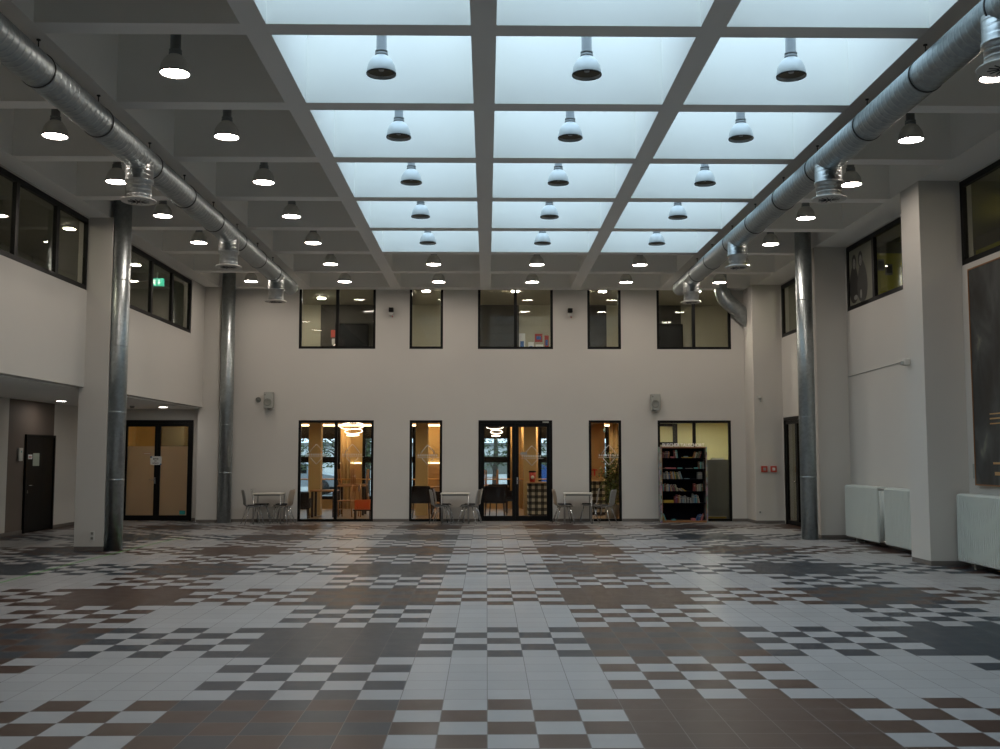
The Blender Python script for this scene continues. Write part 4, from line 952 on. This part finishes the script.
# poster of two people on the window
t = empty('poster', (XR + .036, 20.18, 4.72)); Y0 = 0
MB().box(-.004, 0, -.63, .61, 0, 1.12).build('poster_sheet', 'poster_paper', t)
def blob(mb, cy, cz, ry, rz_, x=-.006, n=24, pinch=0):
    vs = [(x, cy + ry * math.cos(2 * math.pi * k / n) * (1 - pinch * math.sin(2 * math.pi * k / n)), cz + rz_ * math.sin(2 * math.pi * k / n)) for k in range(n)]
    mb.add([(x, cy, cz)] + vs, [(0, 1 + k, 1 + (k + 1) % n) for k in range(n)])
h_ = MB(); blob(h_, .33, .84, .13, .17); blob(h_, -.02, .86, .12, .16)
blob(h_, .36, .42, .25, .40, -.0055, pinch=.25); h_.build('printed_hair_and_coat', 'print_dark', t)
b_ = MB(); blob(b_, -.10, .40, .27, .42, -.0058, pinch=.3); b_.build('printed_jacket', 'print_mid', t)
f_ = MB(); blob(f_, .32, .82, .075, .11, -.008); blob(f_, -.03, .83, .075, .11, -.008); blob(f_, .27, .13, .10, .05, -.008); blob(f_, -.02, .16, .05, .09, -.008); f_.build('printed_faces_and_hands', 'print_light', t)
fe = MB()
for cy in (.32, -.03):
    blob(fe, cy - .03, .845, .014, .007, -.009, 10); blob(fe, cy + .03, .845, .014, .007, -.009, 10); blob(fe, cy, .765, .024, .008, -.009, 10); blob(fe, cy, .80, .009, .014, -.009, 10)
fe.build('printed_features', 'print_dark', t)
tag(t, 'black and white photo poster of two people side by side in the right upper window', 'poster')
# rooms at ground level behind the right glazed door and the frosted door
struct(MB().box(XR + .2, 10, 21.5, 26.3, 0.001, .01).build('floor_side_room', 'room_floor'))
struct(MB().box(9.8, 10, 21.5, 26.3, 0, 2.8).box(XR + .2, 9.8, 26.1, 26.3, 0, 2.8).box(XR + .2, 9.8, 21.3, 21.5, 0, 2.8).build('wall_side_room', 'room_beige'))
struct(MB().box(XR + .2, 10, 21.3, 26.3, 2.8, 2.9).build('ceiling_side_room', 'room_beige'))
ceil_panel(8.8, 24, 2.8, .3, .3, 'room_light', 'lit ceiling panel in the room behind the right glazed door')
struct(MB().box(-10.3, -7.4, 30.2, 30.4, 0, 2.9).box(-10.4, -10.2, 27.15, 30.4, 0, 2.9).box(-7.5, -7.4, 27.15, 30.2, 0, 2.9).build('wall_vestibule', 'cafe_cream'))
struct(MB().box(-10.3, -7.4, 27.15, 30.3, 2.85, 2.95).build('ceiling_vestibule', 'cafe_ceiling'))
struct(MB().box(-10.3, -7.4, 27.15, 30.3, -.01, .001).build('floor_vestibule', 'cafe_floor'))
ceil_panel(-8.3, 29.2, 2.85, .5, .5, 'vestibule_light', 'warm ceiling panel behind the frosted double door, right side')
ceil_panel(-9.3, 28.6, 2.85, .3, .5, 'vestibule_light', 'warm ceiling panel behind the frosted double door, left side')
tag(MB().box(-9.3, -8.65, 29.7, 30.19, .002, 2.5).build('grey_cupboard', 'cabinet_grey'), 'tall grey cupboard behind the left leaf of the frosted door', 'cupboard')
tag(MB().rbox(-7.95, -7.72, 30.16, 30.199, 1.5, 2.5, .01).build('teal_banner', 'teal_film'), 'teal banner behind the top right of the frosted door', 'banner')

# ================================================================== outdoors behind the cafe
def tree(x, y, h, cr, label, seed):
    rnd = random.Random(seed); t = empty('street_tree', (x, y, -.002))
    tk = MB(); tk.tube([(0, 0, 0), (.05, 0, h * .35), (0, .05, h * .8)], .1, 10, radii=[.13, .09, .03])
    for k in range(14):
        a = rnd.uniform(0, 6.28); z0 = h * rnd.uniform(.2, .75); L_ = cr * rnd.uniform(.5, 1)
        tk.tube([(0, 0, z0), (L_ * .5 * math.cos(a), L_ * .5 * math.sin(a), z0 + L_ * .3), (L_ * math.cos(a), L_ * math.sin(a), z0 + L_ * .45)], .03, 6, radii=[.04, .025, .01])
    tk.build('trunk', 'bark', t); lf = MB()
    for k in range(3600):
        a = rnd.uniform(0, 6.28); rr = cr * math.sqrt(rnd.random()); z = h * rnd.uniform(.25, 1.0)
        M = Matrix.Translation((rr * math.cos(a), rr * math.sin(a), z)) @ Matrix.Rotation(rnd.uniform(0, 6.28), 4, 'Z') @ Matrix.Rotation(rnd.uniform(-1.2, 1.2), 4, 'X')
        L_ = rnd.uniform(.07, .15); lf.add([M @ Vector(q) for q in ((0, 0, 0), (L_ * .5, L_ * .35, 0), (L_, 0, 0), (L_ * .5, -L_ * .35, 0))], [(0, 1, 2, 3)])
    lf.build('foliage', 'leaf_out', t); tag(t, label, 'tree', 'trees outside the cafe')
tree(-7.4, 38.5, 4.6, 1.5, 'leafy tree outside, left in the leftmost window', 1); tree(-5.9, 41.5, 4.9, 1.3, 'leafy tree outside, right of the cream column in the leftmost window', 2)
tree(.3, 38.5, 5.0, 1.6, 'leafy tree outside, filling the left door leaf', 3); tree(3.0, 41.0, 4.6, 1.2, 'leafy tree outside, at the right edge of the right door leaf', 4); tree(-4.3, 37.2, 4.5, .8, 'leafy tree outside, at the right edge of the leftmost window', 5)
t = empty('street_building', (0, 50, 0)); MB().box(-16, 14, 0, 6, 0, 2.15).build('wall', 'building_white', t); MB().box(-16.2, 14.2, -.2, 6.2, 2.15, 2.3).build('roof', 'asphalt', t)
for k in range(12): MB().box(-14 + k * 2.3, -12.8 + k * 2.3, -.03, 0, .8, 1.7).build('window', 'cabinet_grey', t)
MB().box(2.1, 4.0, -.08, -.03, .2, 1.25).build('blue_gate', 'building_blue', t)
tag(t, 'low white building with a blue gate across the street behind the cafe', 'building')
t = empty('parked_car', (-8.4, 45.5, 0)); c = MB(); prof = [(-2.1, .35), (-2.1, .75), (-1.5, .85), (-.9, 1.35), (.6, 1.38), (1.3, .9), (2.05, .78), (2.1, .35)]
vs = [(x, y, z) for y in (-.8, .8) for x, z in prof]; n = len(prof); c.add(vs, [tuple(range(n))[::-1], tuple(range(n, 2 * n))] + [(k, (k + 1) % n, n + (k + 1) % n, n + k) for k in range(n)]); c.build('car_body', 'car_paint', t)
MB().box(-.85, .65, -.81, .81, .92, 1.28).build('side_window', 'plastic_black', t)
for sx in (-1.3, 1.3):
    for sy in (-.78, .78): wv = MB().lathe([(0, -.09), (.33, -.09), (.33, .09), (0, .09)], n=24); wv.v = [(a + sx, c_ + sy, b_ + .33) for a, b_, c_ in wv.v]; wv.build('wheel', 'black_rubber', t)
tag(t, 'grey parked car outside seen at the left of the leftmost window', 'car')
